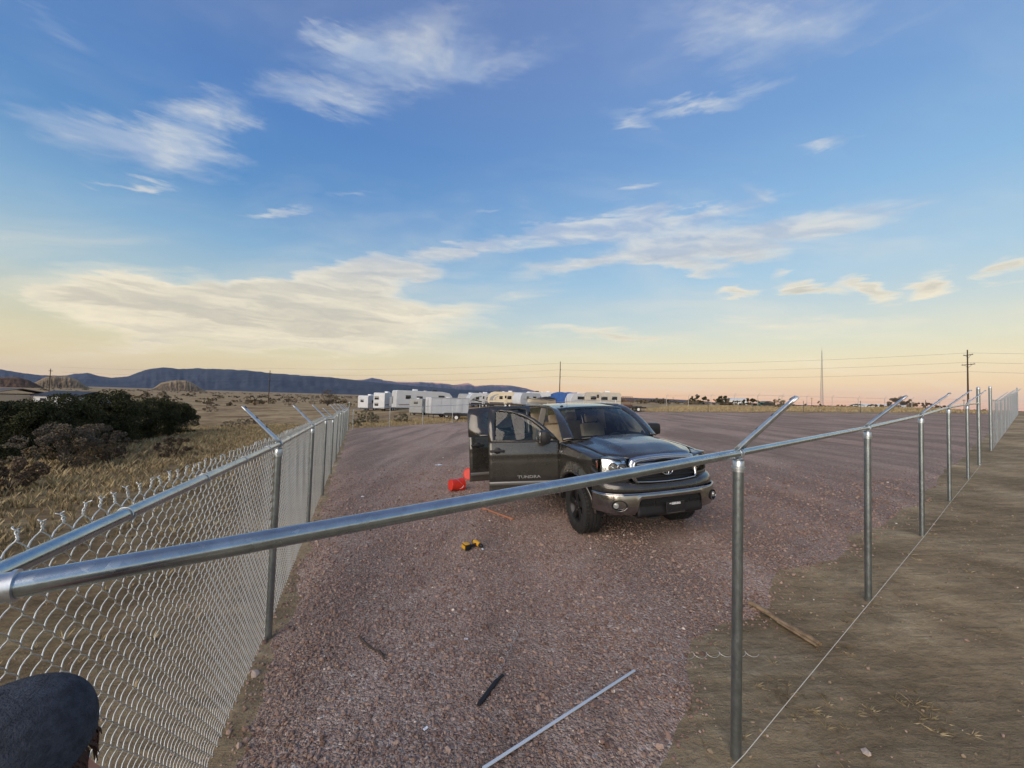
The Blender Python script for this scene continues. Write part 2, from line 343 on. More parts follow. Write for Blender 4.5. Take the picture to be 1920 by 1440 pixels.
# --- ground materials
def dirt_material():
    mt = bpy.data.materials.new('dry_ground'); mt.use_nodes = True; T = NT(mt.node_tree); b = T.n['Principled BSDF']
    P = T.node('ShaderNodeNewGeometry').outputs['Position']
    big = T.noise(P, .09, 6, .6); mid = T.noise(P, .9, 7, .62, .4); fine = T.noise(P, 14, 8, .7); grit = T.noise(P, 90, 4, .7)
    att = T.node('ShaderNodeAttribute', attribute_name='grassy').outputs['Fac']
    dirt = T.ramp(T.add(T.mul(mid, .6), T.mul(fine, .4)), [(.30, (0.163, 0.119, 0.0656, 1)), (.45, (0.276, 0.208, 0.124, 1)), (.56, (0.351, 0.276, 0.169, 1)), (.68, (0.464, 0.392, 0.268, 1))])
    straw = T.ramp(T.add(T.mul(mid, .55), T.mul(fine, .45)), [(.3, (0.0905, 0.0592, 0.0313, 1)), (.48, (0.194, 0.139, 0.0731, 1)), (.62, (0.278, 0.216, 0.118, 1)), (.75, (0.209, 0.167, 0.0905, 1))])
    far = T.ramp(T.add(T.mul(big, .7), T.mul(mid, .3)), [(.35, (0.138, 0.0782, 0.0448, 1)), (.46, (0.276, 0.193, 0.103, 1)), (.56, (0.368, 0.285, 0.161, 1)), (.66, (0.184, 0.138, 0.0806, 1))])
    cd = T.node('ShaderNodeVectorMath', operation='LENGTH'); T.l.new(P, cd.inputs[0])
    grass = T.mix(T.maprange(cd.outputs['Value'], 12, 45), straw, far)
    gmask = T.math('MULTIPLY', att, T.maprange(T.add(mid, T.mul(att, .45)), .5, .8), clamp=True)
    col = T.mix(gmask, dirt, grass)
    speck = T.maprange(T.voronoi(P, 26, out='Distance'), .05, .16, 1, 0)
    keep = T.maprange(T.noise(P, 3.1, 3), .5, .62)
    col = T.mix(T.mul(T.mul(speck, keep), .55), col, (.33, .26, .21, 1))
    T.l.new(col, b.inputs['Base Color']); b.inputs['Roughness'].default_value = .95; b.inputs['Specular IOR Level'].default_value = .15
    rake = T.noise(T.mapping(P, (1.2, 5.5, 1), (0, 0, rad(-36))), 1.6, 6, .65, .4)
    pt = T.maprange(T.noise(P, .45, 4, .6, .5), .35, .68, .78, 1.22); col = T.mix(1.0, col, T.comb(pt, pt, pt), 'MULTIPLY'); rk = T.maprange(rake, .35, .66, .82, 1.14); col = T.mix(1.0, col, T.comb(rk, rk, rk), 'MULTIPLY'); T.l.new(col, b.inputs['Base Color'])
    h = T.add(T.mul(mid, .8), T.add(T.mul(fine, .5), T.add(T.mul(grit, .2), T.mul(rake, .7))))
    T.l.new(T.bump(h, .95, .07), b.inputs['Normal']); return mt
def gravel_material():
    mt = bpy.data.materials.new('red_gravel'); mt.use_nodes = True; T = NT(mt.node_tree); b = T.n['Principled BSDF']
    P = T.node('ShaderNodeNewGeometry').outputs['Position']
    wob = T.node('ShaderNodeVectorMath', operation='MULTIPLY_ADD'); T.l.new(T.noise(P, 30, 2, .5, 0, 1), wob.inputs[0]); wob.inputs[1].default_value = (.02, .02, .02); T.l.new(P, wob.inputs[2])
    c1 = T.voronoi(wob.outputs[0], 42, out='Color'); d1 = T.voronoi(wob.outputs[0], 42); c2 = T.voronoi(wob.outputs[0], 95, out='Color'); d2 = T.voronoi(wob.outputs[0], 95)
    s1 = T.node('ShaderNodeSeparateColor'); T.l.new(c1, s1.inputs[0]); s2 = T.node('ShaderNodeSeparateColor'); T.l.new(c2, s2.inputs[0])
    stops = [(0, (0.135, 0.0852, 0.0664, 1)), (.25, (0.249, 0.172, 0.137, 1)), (.5, (0.332, 0.241, 0.194, 1)), (.75, (0.395, 0.3, 0.249, 1)), (.93, (0.477, 0.391, 0.327, 1)), (.985, (0.664, 0.581, 0.502, 1))]
    k1 = T.ramp(s1.outputs[0], stops); k2 = T.ramp(s2.outputs[0], stops)
    big = T.noise(P, .35, 5, .55, .6); mid = T.noise(P, 2.2, 6, .6)
    stones = T.mix(T.maprange(T.noise(P, 9, 3), .4, .6), k1, k2)
    dust = T.ramp(mid, [(.35, (0.249, 0.167, 0.131, 1)), (.65, (0.373, 0.27, 0.214, 1))])
    col = T.mix(T.maprange(big, .42, .68, .12, .7), stones, dust)
    tr = T.noise(T.mapping(P, (.9, .12, 1), (0, 0, rad(24))), 1.0, 4, .5, .5)       # faint wheel tracks
    f_ = T.maprange(tr, .35, .65, .77, 1.16); col = T.mix(1.0, col, T.comb(f_, f_, f_), 'MULTIPLY')
    T.l.new(col, b.inputs['Base Color']); b.inputs['Roughness'].default_value = .9; b.inputs['Specular IOR Level'].default_value = .2
    h = T.add(T.mul(T.maprange(d1, 0, .7, 1, 0), .7), T.mul(T.maprange(d2, 0, .7, 1, 0), .35))
    T.l.new(T.bump(T.add(h, T.mul(mid, .8)), .9, .022), b.inputs['Normal']); return mt
DIRT = dirt_material(); GRAVEL = gravel_material()
xs = axis([(-14000, -2000, 1500), (-2000, -400, 160), (-400, -90, 16), (-90, -30, 3), (-30, -8, .6), (-8, 9, .16), (9, 30, .7), (30, 90, 3), (90, 400, 16), (400, 2000, 160), (2000, 14001, 1500)])
ys = axis([(-2000, -200, 200), (-200, -20, 18), (-20, -2, 1.5), (-2, 8, .16), (8, 24, .5), (24, 70, 1.4), (70, 300, 8), (300, 2000, 80), (2000, 15001, 1000)])
V, Fq = sheet(xs, ys, gz)
g_me = np_mesh('ground', V, Fq, DIRT)
at = g_me.attributes.new('grassy', 'FLOAT', 'POINT')
lx, ly = V[:, 0].astype(float), V[:, 1].astype(float)
side = (lx+1.0)*.93+(ly-.8)*.37                              # right of the left fence line
rside = (lx+.9)*.59-(ly-.95)*.807                            # outside the right fence line
g = np.where(side < 0, np.clip((-side-.25)/1.6, 0, 1), 0)
g = np.maximum(g, np.where(rside > 0, np.clip((rside-6)/10, 0, .8)+np.clip((lx-22)/20, 0, .8)*np.clip((rside-1)/2, 0, 1), 0))
g = np.maximum(g, np.clip((np.hypot(lx, ly)-48)/12, 0, 1)*(lot_sd(lx, ly) < -.5)); g = np.maximum(g, ((ly > 33) & (lot_sd(lx, ly) < -.3))*.85)
at.data.foreach_set('value', np.clip(g, 0, 1).astype(np.float32))
ground = link('ground', g_me, kind='structure')
lx_ = axis([(-15, -6, .5), (-6, 8, .14), (8, 20, .45), (20, 46, 1.0)]); ly_ = axis([(0, 8, .14), (8, 20, .45), (20, 56, 1.0)])
V, Fq = sheet(lx_, ly_, lambda x, y: gz(x, y)+pad(x, y))
keep = (lot_depth(V[:, 0], V[:, 1]) > -.5)[Fq].any(1); Fq = Fq[keep]
used = np.unique(Fq); remap = np.full(len(V), -1); remap[used] = np.arange(len(used))
gravel_lot = link('gravel_lot', np_mesh('gravel_lot', V[used], remap[Fq], GRAVEL), kind='structure')
# --- loose stones of the gravel, near enough to be told from their bed
def stone_material():
    mt = bpy.data.materials.new('gravel_stone'); mt.use_nodes = True; T = NT(mt.node_tree); b = T.n['Principled BSDF']
    a = T.node('ShaderNodeAttribute', attribute_name='tone').outputs['Fac']
    c = T.ramp(a, [(0, (0.124, 0.0752, 0.0568, 1)), (.3, (0.224, 0.145, 0.114, 1)), (.6, (0.311, 0.216, 0.173, 1)), (.85, (0.384, 0.286, 0.233, 1)), (.96, (0.499, 0.411, 0.341, 1)), (1, (0.685, 0.612, 0.522, 1))])
    P = T.node('ShaderNodeNewGeometry').outputs['Position']; nz = T.noise(P, 160, 3, .6); f_ = T.maprange(nz, .3, .7, .8, 1.15)
    T.l.new(T.mix(1.0, c, T.comb(f_, f_, f_), 'MULTIPLY'), b.inputs['Base Color']); b.inputs['Roughness'].default_value = .85; b.inputs['Specular IOR Level'].default_value = .25
    return mt
STONE = stone_material()
CLOD = mat('dirt_clod', (.23, .18, .115), .95, noise=.3, nscale=9)
phi = (1+5**.5)/2
ICO = np.array([(-1, phi, 0), (1, phi, 0), (-1, -phi, 0), (1, -phi, 0), (0, -1, phi), (0, 1, phi), (0, -1, -phi), (0, 1, -phi), (phi, 0, -1), (phi, 0, 1), (-phi, 0, -1), (-phi, 0, 1)])/math.hypot(1, phi)
ICOF = np.array([(0, 11, 5), (0, 5, 1), (0, 1, 7), (0, 7, 10), (0, 10, 11), (1, 5, 9), (5, 11, 4), (11, 10, 2), (10, 7, 6), (7, 1, 8), (3, 9, 4), (3, 4, 2), (3, 2, 6), (3, 6, 8), (3, 8, 9), (4, 9, 5), (2, 4, 11), (6, 2, 10), (8, 6, 7), (9, 8, 1)])
def rand_rot(n):
    q = rng.normal(size=(n, 4)); q /= np.linalg.norm(q, axis=1)[:, None]; w, x, y, z = q.T
    return np.stack([np.stack([1-2*(y*y+z*z), 2*(x*y-z*w), 2*(x*z+y*w)], -1), np.stack([2*(x*y+z*w), 1-2*(x*x+z*z), 2*(y*z-x*w)], -1), np.stack([2*(x*z-y*w), 2*(y*z+x*w), 1-2*(x*x+y*y)], -1)], 1)
def stones(name, P, size, tone, sink=.25, m_=None):
    n = len(P); base = ICO[None]*(1+rng.uniform(-.28, .28, (n, 12, 1))); sc = size[:, None]*np.stack([rng.uniform(.8, 1.25, n), rng.uniform(.6, 1, n), rng.uniform(.5, .85, n)], -1)
    V = np.einsum('nij,nkj->nki', rand_rot(n), base*sc[:, None, :]); V[:, :, 2] *= .8
    V += P[:, None, :]; V[:, :, 2] += (size*.5*(1-2*sink))[:, None]
    F = (ICOF[None]+(np.arange(n)*12)[:, None, None]).reshape(-1, 3)
    me = np_mesh(name, V.reshape(-1, 3), F, m_ or STONE, False); a = me.attributes.new('tone', 'FLOAT', 'POINT'); a.data.foreach_set('value', np.repeat(tone, 12).astype(np.float32)); return me
N = 420000
R_ = 1.2+rng.uniform(0, 1, N)**.62*14.0; A_ = rng.uniform(-1.0, .95, N)
px_, py_ = R_*np.sin(A_), R_*np.cos(A_); dl = lot_depth(px_, py_)
pk = np.clip((dl+.12)/.35, 0, 1)*np.clip(1.15-R_/13.5, .0, 1)**1.4*(.45+.55*(vnoise(px_, py_, 2.4, 11) > -.25))*.62
sel = rng.uniform(0, 1, N) < pk; px_, py_ = px_[sel], py_[sel]; n = len(px_)
size = np.clip(rng.lognormal(math.log(.0088), .38, n), .004, .026)*np.clip(.85+R_[sel]/16, 1, 1.6)
pz = np.maximum(gz(px_, py_), gz(px_, py_)+pad(px_, py_))
tone = np.clip(rng.beta(1.9, 2.0, n)*.90+(rng.uniform(0, 1, n) > .992)*.4, 0, 1)
link('gravel', stones('gravel', np.stack([px_, py_, pz], -1), size, tone), kind='stuff', label='loose red and grey crushed stones lying over the gravel lot', cat='gravel')
# pebbles thinly strewn over the bare dirt on both sides
N = 5200; px_ = rng.uniform(-7, 9, N); py_ = rng.uniform(.6, 9, N); ok = (lot_depth(px_, py_) < -.05); px_, py_ = px_[ok], py_[ok]
size = np.clip(rng.lognormal(math.log(.006), .5, len(px_)), .003, .03)
link('pebbles', stones('pebbles', np.stack([px_, py_, gz(px_, py_)], -1), size, np.clip(rng.beta(2, 1.6, len(px_)), 0, 1)), kind='stuff', label='small pebbles strewn over the bare brown dirt beside the fence', cat='pebbles')

N = 16000; px_ = rng.uniform(-4, 11, N); py_ = rng.uniform(.3, 10, N); rs_ = (px_+.9)*.59-(py_-.95)*.807; ok = (lot_depth(px_, py_) < .05) & (rs_ > -1.6) & (rng.uniform(0, 1, N) < np.where(vnoise(px_, py_, 1.3, 41) > .1, 1, .3)); px_, py_ = px_[ok], py_[ok]
size = np.clip(rng.lognormal(math.log(.0055), .55, len(px_)), .0025, .03)
link('dirt_clods', stones('dirt_clods', np.stack([px_, py_, gz(px_, py_)], -1), size, rng.uniform(0, 1, len(px_)), .3, CLOD), kind='stuff', label='crumbs and clods of dry brown dirt outside the bare fence', cat='clods')
# ------------------------------------------------------------------ chain link fences
RAILH = 1.83
def gpt(x, y, h=0.): return Vector((x, y, floor_z(x, y)+h))
class Fence:
    def __init__(s, name, label, pts, outn, post_r=.030, rail_r=.021, heights=None, terminals=(), arms=True, group=None, rail_h=None, term_h=.45, first_h=.45, first_r=None, shared=False):
        s.term_h, s.first_h = term_h, first_h
        s.root = empty(name, gpt(*pts[0]), label=label, cat='fence', group=group); s.o = s.root.location.copy()
        s.pts = [gpt(*p) for p in pts]; s.out = Vector((*outn, 0)).normalized(); s.rr = rail_r
        s.rh = rail_h or [RAILH]*len(pts); s.tops = [p+Vector((0, 0, h)) for p, h in zip(s.pts, s.rh)]
        for i, (p, t) in enumerate(zip(s.pts, s.tops)):
            if shared and i == 0: continue                        # that end hangs on the other run's corner post
            term = i in terminals
            r = post_r*1.33 if term else post_r; top = t.z+(s.term_h if i else s.first_h) if term else t.z-.035
            b = MB(); a = p-s.o; b.cyl(a+Vector((0, 0, -.25)), (a.x, a.y, top-s.o.z), r, 20)
            post = b.build('post', GALVP, s.root, 40)
            if term:
                c = MB(); c.lathe([(r*1.06, -.03), (r*1.06, .0), (r*.95, .018), (r*.5, .032), (.004, .036)], 20, Matrix.Translation((a.x, a.y, top-s.o.z))); c.build('cap', GALVB, post, 40)
                continue
            rl = t-s.o; d = s.dir(i)
            c = MB(); Mz = Matrix.Translation((rl.x, rl.y, rl.z))
            c.lathe([(post_r*1.10, -.115), (post_r*1.10, -.100), (post_r*1.30, -.098), (post_r*1.30, -.084), (post_r*1.10, -.082), (post_r*1.08, -.05), (post_r*.9, -.042), (post_r*.55, -.03)], 20, Mz)
            # loop the rail runs through
            up = Vector((0, 0, 1)); nrm = d.cross(up).normalized(); u2 = nrm.cross(d).normalized()
            c.tube([rl+(nrm*math.cos(q)+u2*math.sin(q))*(rail_r+.0045)-d*.012 for q in np.linspace(0, 2*PI, 18)], .0055, 6)
            c.tube([rl+(nrm*math.cos(q)+u2*math.sin(q))*(rail_r+.0045)+d*.014 for q in np.linspace(0, 2*PI, 18)], .0055, 6)
            c.build('post_cap', GALVB, post, 40)
            if arms:
                jit = Vector((random.uniform(-.015, .015), random.uniform(-.015, .015), random.uniform(-.01, .02)))
                av = (s.out*.305+Vector((0, 0, .335))+jit); L = av.length; av.normalize(); sv = d; wv = av.cross(sv).normalized()
                if wv.z < 0: wv = -wv
                a0 = rl+Vector((0, 0, .012))
                c = MB(); pr = [(-.030, -.004), (-.026, .012), (-.012, .023), (.012, .023), (.026, .012), (.030, -.004)]
                def armv(u, v):
                    k = v*(len(pr)-1); i0 = min(int(k), len(pr)-2); q = k-i0
                    sx_ = pr[i0][0]*(1-q)+pr[i0+1][0]*q; wz = pr[i0][1]*(1-q)+pr[i0+1][1]*q
                    tp = 1.12-.42*u; return a0+av*(u*L)+sv*(sx_*tp)+wv*(wz*tp)
                c.grid(armv, 8, 10)
                arm = c.build('barb_arm', GALVB, post, 50, solid=.003)
                for u in (.38, .64, .93):                                  # hook slots for the barbed wire
                    h = MB(); base = a0+av*(u*L)+wv*(.0235*(1.12-.42*u)+.001)
                    h.tube([base+sv*.016, base+sv*.016+av*.012, base+sv*.004+av*.016, base-sv*.006+av*.010, base-sv*.010-av*.002], .0034, 5); h.build('wire_slot', mat('slot_shadow', (.03, .03, .035), .6), arm)
        s.rails = []
        for i in range(len(pts)-1):
            a, b_ = s.tops[i]-s.o, s.tops[i+1]-s.o; d = (b_-a).normalized()
            c = MB(); c.cyl(a, b_, first_r if (first_r and i == 0) else rail_r, 20); s.rails.append(c.build('top_rail', GALV, s.root, 40))
    def dir(s, i):
        a = s.pts[max(i-1, 0)]; b = s.pts[min(i+1, len(s.pts)-1)]; return (b-a).normalized()
    def fabric(s, i, D=.08, fine=True, top=.045, barbs=True, wr=.0019, sides=4, gap=.02, wire_mat=None):
        """one bay of woven wire: flattened spirals that hook into each other, twisted barbs on top"""
        a, b = s.pts[i]-s.o, s.pts[i+1]-s.o; ta, tb = s.tops[i]-s.o, s.tops[i+1]-s.o
        hor = Vector((b.x-a.x, b.y-a.y, 0)); Lh = hor.length; d = hor/Lh; n = s.out
        nw = max(2, int(round(Lh/(D/2)))); stp = Lh/nw; K = 8 if fine else 4
        Ht = ((ta.z-a.z)+(tb.z-b.z))/2+top-gap; nper = int(round(Ht/D)); dp = .0072
        t = np.arange(nper*K+1)/K; ph = t % 1.0
        tri = 1-np.abs(2*ph-1)                                               # 0 at period ends, 1 in the middle
        dep = np.sin(2*PI*ph)*dp
        Vs = []; Fs = []; off = 0
        ang = np.arange(sides)*2*PI/sides+.4
        dv = np.array(d); nv = np.array(n)
        for w in range(nw):
            fr = (w+.5)/nw; x0 = w*stp
            xx = x0+(tri if w % 2 == 0 else 1-tri)*stp*1.06-stp*.03
            zbase = (a.z*(1-fr)+b.z*fr)+gap; zt = (ta.z*(1-fr)+tb.z*fr)+top
            zz = zbase+(t/nper)*(zt-zbase)
            wob = .003*np.sin(zz*3+w*.37)
            dd = dep if w % 2 == 0 else -dep
            Cn = np.array(a)[None]*np.array([1, 1, 0])+xx[:, None]*dv+(dd+wob+s.rr+.006)[:, None]*nv; Cn[:, 2] = zz
            if barbs:                                                         # run the end up into a twist with its neighbour
                m_ = 16; q = np.arange(1, m_+1)/m_; cx = x0+(stp if w % 2 == 0 else 0) if nper % 1 == 0 else x0
                xe = xx[-1]; sgn = 1 if w % 2 == 0 else -1
                p0 = 0 if w % 2 == 0 else PI; hs = random.Random(int(round(xe*100))+i*997); lx_b, ld_b, hb = hs.uniform(-.016, .016), hs.uniform(-.012, .012), hs.uniform(.030, .046); p0 += hs.uniform(0, 6); am = .0026*(1+np.clip(q-.72, 0, 1)*9)
                tw = np.stack([xe+np.sin(q*PI*3.2+p0)*am+lx_b*q*q, q*hb+zz[-1], np.cos(q*PI*3.2+p0)*am+ld_b*q*q], -1)
                ex = np.array(a)[None]*np.array([1, 1, 0])+tw[:, :1]*dv+(tw[:, 2:]+s.rr+.006)*nv; ex[:, 2] = tw[:, 1]
                Cn = np.vstack([Cn, ex])
            T_ = np.gradient(Cn, axis=0); T_ /= np.linalg.norm(T_, axis=1)[:, None]
            u_ = np.cross(T_, nv+dv*.3); u_ /= np.linalg.norm(u_, axis=1)[:, None]; v_ = np.cross(T_, u_)
            ring = Cn[:, None]+(u_[:, None]*np.cos(ang)[None, :, None]+v_[:, None]*np.sin(ang)[None, :, None])*wr
            k = len(Cn); Vs.append(ring.reshape(-1, 3)); I = np.arange(k*sides).reshape(k, sides)+off; J = np.roll(I, -1, 1)
            Fs.append(np.stack([I[:-1], J[:-1], J[1:], I[1:]], -1).reshape(-1, 4)); off += k*sides
        return link('chain_link', np_mesh('chain_link', np.vstack(Vs), np.vstack(Fs), wire_mat or WIRE), s.root)
    def ties(s, i, ks=(.2, .42, .64, .86)):
        a, b = s.tops[i]-s.o, s.tops[i+1]-s.o; d = (b-a).normalized(); nrm = d.cross(Vector((0, 0, 1))).normalized(); u2 = nrm.cross(d)
        for k in ks:
            p = a+(b-a)*k; c = MB(); c.tube([p+(nrm*math.cos(q)+u2*math.sin(q))*(s.rr+.0025)+d*(.003*q) for q in np.linspace(0, 2*PI, 16)], .0022, 5)
            c.build('wire_tie', WIRE, s.rails[i])
# left run: finished, ten bays of fabric
CORNER = (-1.12, .77)
lp = [CORNER, (-2.23, 3.73), (-3.37, 6.58), (-4.51, 9.42), (-5.64, 12.25), (-6.77, 15.08), (-7.9, 17.9), (-9.03, 20.75), (-10.16, 23.58), (-11.3, 26.4), (-12.43, 29.24), (-13.5, 32.1)]
lrh = [1.83, 1.83, 1.84, 1.84, 1.74, 1.84, 1.84, 1.85, 1.80, 1.83, 1.84, 1.9]
left_fence = Fence('chain_link_fence', 'finished chain-link fence on the left, woven mesh from the near corner to the far end', lp, (-.93, -.37), rail_h=lrh, terminals=(0, 11), rail_r=.024, first_h=.05)
for i in range(11):
    left_fence.fabric(i, fine=i < 2, sides=4 if i < 2 else 3, wr=.0022 if i < 3 else .0021, barbs=i < 6)
    if i < 3: left_fence.ties(i)

def cup(fence, i, j, r):                                      # pressed-steel cup that takes a rail end on a terminal post
    a, b = fence.tops[i]-fence.o, fence.tops[j]-fence.o; d = (b-a).normalized()
    c = MB(); c.tube([a+d*.02, a+d*.10, a+d*.101, a+d*.108, a+d*.109], [r*1.13, r*1.13, r*1.24, r*1.24, r*1.06], 22); c.build('rail_cup', GALVB, fence.rails[min(i, j)], 40)
cup(left_fence, 0, 1, .024)
# right run: bare frame up to the gate opening
rp = [CORNER, (1.43, 2.42), (3.83, 4.14), (6.29, 5.91), (8.77, 7.72), (11.3, 9.54), (13.72, 11.3)]
right_fence = Fence('fence_frame', 'bare galvanised fence frame without mesh, running from the near corner to the gate opening', rp, (.59, -.807), rail_h=[1.835, 1.842, 1.82, 1.825, 1.86, 1.84, 1.80], terminals=(6,), rail_r=.021, first_r=.0265, shared=True)
cup(right_fence, 0, 1, .0265); cup(right_fence, 6, 5, .021)
# beyond the gate: the next run, already hung with mesh
gp = [(17.28, 13.88)]+[(17.28+26.15*k/9, 13.88+19.13*k/9) for k in range(1, 10)]
gate_fence = Fence('chain_link_fence', 'chain-link fence run beyond the gate opening at far right, ending in a tall post', gp, (.59, -.807), rail_h=[1.83, 1.72, 1.7, 1.78, 1.84, 1.86, 1.84, 1.86, 1.88, 1.86], terminals=(0, 9), rail_r=.021)
for i in range(9): gate_fence.fabric(i, D=.12, fine=False, sides=3, wr=.0010, barbs=False, top=.01)
# string pulled tight along the foot of the posts
c = MB(); q0 = Vector((*CORNER, 0)); dirv = Vector((.81, .587, 0)); off = Vector((.59, -.807, 0))*.045
pts = []
for k in range(0, 7): p = Vector((*rp[k], 0))+off; pts.append((p.x, p.y, floor_z(p.x, p.y)+(.05 if k else .05)))
c.tube(pts, .0022, 5); c.build('string_line', mat('string', (.62, .58, .5), .8), label='pale string stretched low along the feet of the bare fence posts', cat='string')
# ------------------------------------------------------------------ the pickup truck (local X forward, Y to its left, Z up)
def glass_mat(name, tint, refl=1.0, rough=.0):
    mt = bpy.data.materials.new(name); mt.use_nodes = True; T = NT(mt.node_tree); T.n.remove(T.n['Principled BSDF'])
    tr = T.node('ShaderNodeBsdfTransparent'); tr.inputs[0].default_value = (*tint, 1); gl = T.node('ShaderNodeBsdfGlossy'); gl.inputs['Roughness'].default_value = rough
    fr = T.node('ShaderNodeFresnel'); fr.inputs[0].default_value = 1.5; mx = T.node('ShaderNodeMixShader')
    T.put(mx.inputs[0], T.math('MULTIPLY', fr.outputs[0], refl, clamp=True)); T.l.new(tr.outputs[0], mx.inputs[1]); T.l.new(gl.outputs[0], mx.inputs[2])
    T.l.new(mx.outputs[0], T.n['Material Output'].inputs[0]); MATS[name] = mt; return mt
def paint_mat(name, c, dust=.12):
    mt = bpy.data.materials.new(name); mt.use_nodes = True; T = NT(mt.node_tree); b = T.n['Principled BSDF']
    g = T.node('ShaderNodeTexCoord').outputs['Object']; nz = T.noise(g, 2.5, 6, .65); fl = T.voronoi(g, 900, out='Color')
    sp = T.node('ShaderNodeSeparateXYZ'); T.l.new(g, sp.inputs[0])
    lowdust = T.mul(T.maprange(sp.outputs[2], .75, .4), .35)                    # road dust thrown up along the sills
    d = T.math('ADD', T.mul(T.maprange(nz, .42, .75), dust), lowdust, clamp=True)
    T.l.new(T.mix(d, (*c, 1), (.19, .155, .13, 1)), b.inputs['Base Color'])
    T.l.new(T.mix(d, (.55, .55, .55, 1), (0, 0, 0, 1)), b.inputs['Metallic']); T.l.new(T.add(.27, T.mul(d, .5)), b.inputs['Roughness'])
    b.inputs['Coat Weight'].default_value = .9; b.inputs['Coat Roughness'].default_value = .05
    MATS[name] = mt; return mt
PAINT = paint_mat('metallic_paint', (.048, .045, .039), .08); WGLASS = glass_mat('windscreen_glass', (.80, .90, .90), 1.0); SGLASS = glass_mat('door_glass', (.42, .48, .49), 1.0); DGLASS = glass_mat('tinted_glass', (.22, .26, .27), 1.0)
LENS = glass_mat('lamp_lens', (.93, .95, .96), .9); BEIGE = mat('beige_trim', (.42, .34, .24), .8, noise=.15, nscale=6); DARKIN = mat('dark_trim', (.03, .03, .032), .7)
GUN = mat('gunmetal_wheel', (.028, .028, .03), .38, .6); AMBER = mat('amber_lens', (.62, .16, .12), .15, coat=1); REFL = mat('lamp_reflector', (.85, .87, .9), .16, 1.0, bump=.35, bscale=45); DISC = mat('brake_disc', (.18, .17, .16), .4, .9)
BUMPCH = mat('bumper_chrome', (.40, .385, .375), .16, 1.0, noise=.12, nscale=3)
TRUCK_LIFT = .078
TX, TY, TYAW, TS = 2.3834, 5.5607, rad(-71.72), 1.034
nrm = Vector((-.0537, .004, 1)).normalized(); fx = Vector((math.cos(TYAW), math.sin(TYAW), 0)); fx = (fx-nrm*fx.dot(nrm)).normalized(); ly = nrm.cross(fx)
truck = empty('pickup_truck', label='dark grey crew-cab pickup truck with both passenger-side doors open on the gravel', cat='pickup truck')
mw = Matrix((fx, ly, nrm)).transposed().to_4x4()
def lerp(tab, x):
    xs_, ys_ = zip(*tab); return float(np.interp(x, xs_, ys_))
def sm(a, b, x): t = min(1, max(0, (x-a)/(b-a))); return t*t*(3-2*t)
WX, WR, RWX = -.98, .405, -4.68
def yside(x, z):
    y = lerp([(.35, .945), (.5, .975), (.75, 1.0), (1.0, .995), (1.22, .975), (1.40, .945)], z)
    y -= .05*sm(-1.1, -.35, x)**2+.012*sm(-4.2, -5.8, x)
    y += .010*math.exp(-((z-1.14)/.05)**2)
    for wx in (WX, RWX):
        r = math.hypot(x-wx, z-.42); y += .034*sm(.66, .50, r)
    return y
def zarch(x, base):
    z = base
    for wx in (WX, RWX):
        d = abs(x-wx)
        if d < .50: z = max(z, .40+math.sqrt(max(0, .50**2-d*d)))
    return z
def hood_edge_y(x): return lerp([(-1.5, .785), (-1.0, .80), (-.6, .80), (-.45, .79)], x)
def hoodz(x, y):
    z = lerp([(-1.5, 1.40), (-1.24, 1.392), (-1.0, 1.372), (-.7, 1.338), (-.45, 1.298), (-.3, 1.268), (-.2, 1.238), (-.12, 1.18)], x)
    a = abs(y); z -= .068*(a/.8)**2.2
    z += .040*sm(.58, .46, a)*sm(-.22, -.6, x)-.006*sm(.3, .0, a)
    return z
def hood_front(y): a = abs(y); return -.19-.03*(a/.55)**2-.30*max(0, (a-.5)/.3)**1.6
# hood
b = MB()
def hf(u, v):
    y = -.785+1.57*v; x0 = -1.26-.12*(abs(y)/.785)**2; x1 = hood_front(y); x = x0+(x1-x0)*u
    return (x, y*hood_edge_y(x)/.785*.99, hoodz(x, y)-.018*sm(.94, 1, u))
b.grid(hf, 40, 40); hood = b.build('hood', PAINT, truck, 60, solid=.012)
# cowl under the wipers
b = MB()
b.grid(lambda u, v: (-1.255-.12*((2*v-1))**2-.09*u, (2*v-1)*.775, 1.372-.02*(2*v-1)**2+.012*u), 3, 16); b.build('cowl', BLACKP, truck, 40, solid=.01)
for s_, y0, y1 in ((1, .62, -.02), (1, -.06, -.66)):
    b = MB(); b.tube([(-1.31-.1*(y0)**2, y0, 1.39), (-1.345-.08*((y0+y1)/2)**2, (y0+y1)/2, 1.415), (-1.33-.1*y1*y1, y1, 1.395)], .009, 6); b.tube([(-1.345-.12*y0*y0, y0*1.0, 1.412), (-1.345-.12*y1*y1, y1, 1.412)], .008, 6); b.build('wiper', BLACKP, truck)
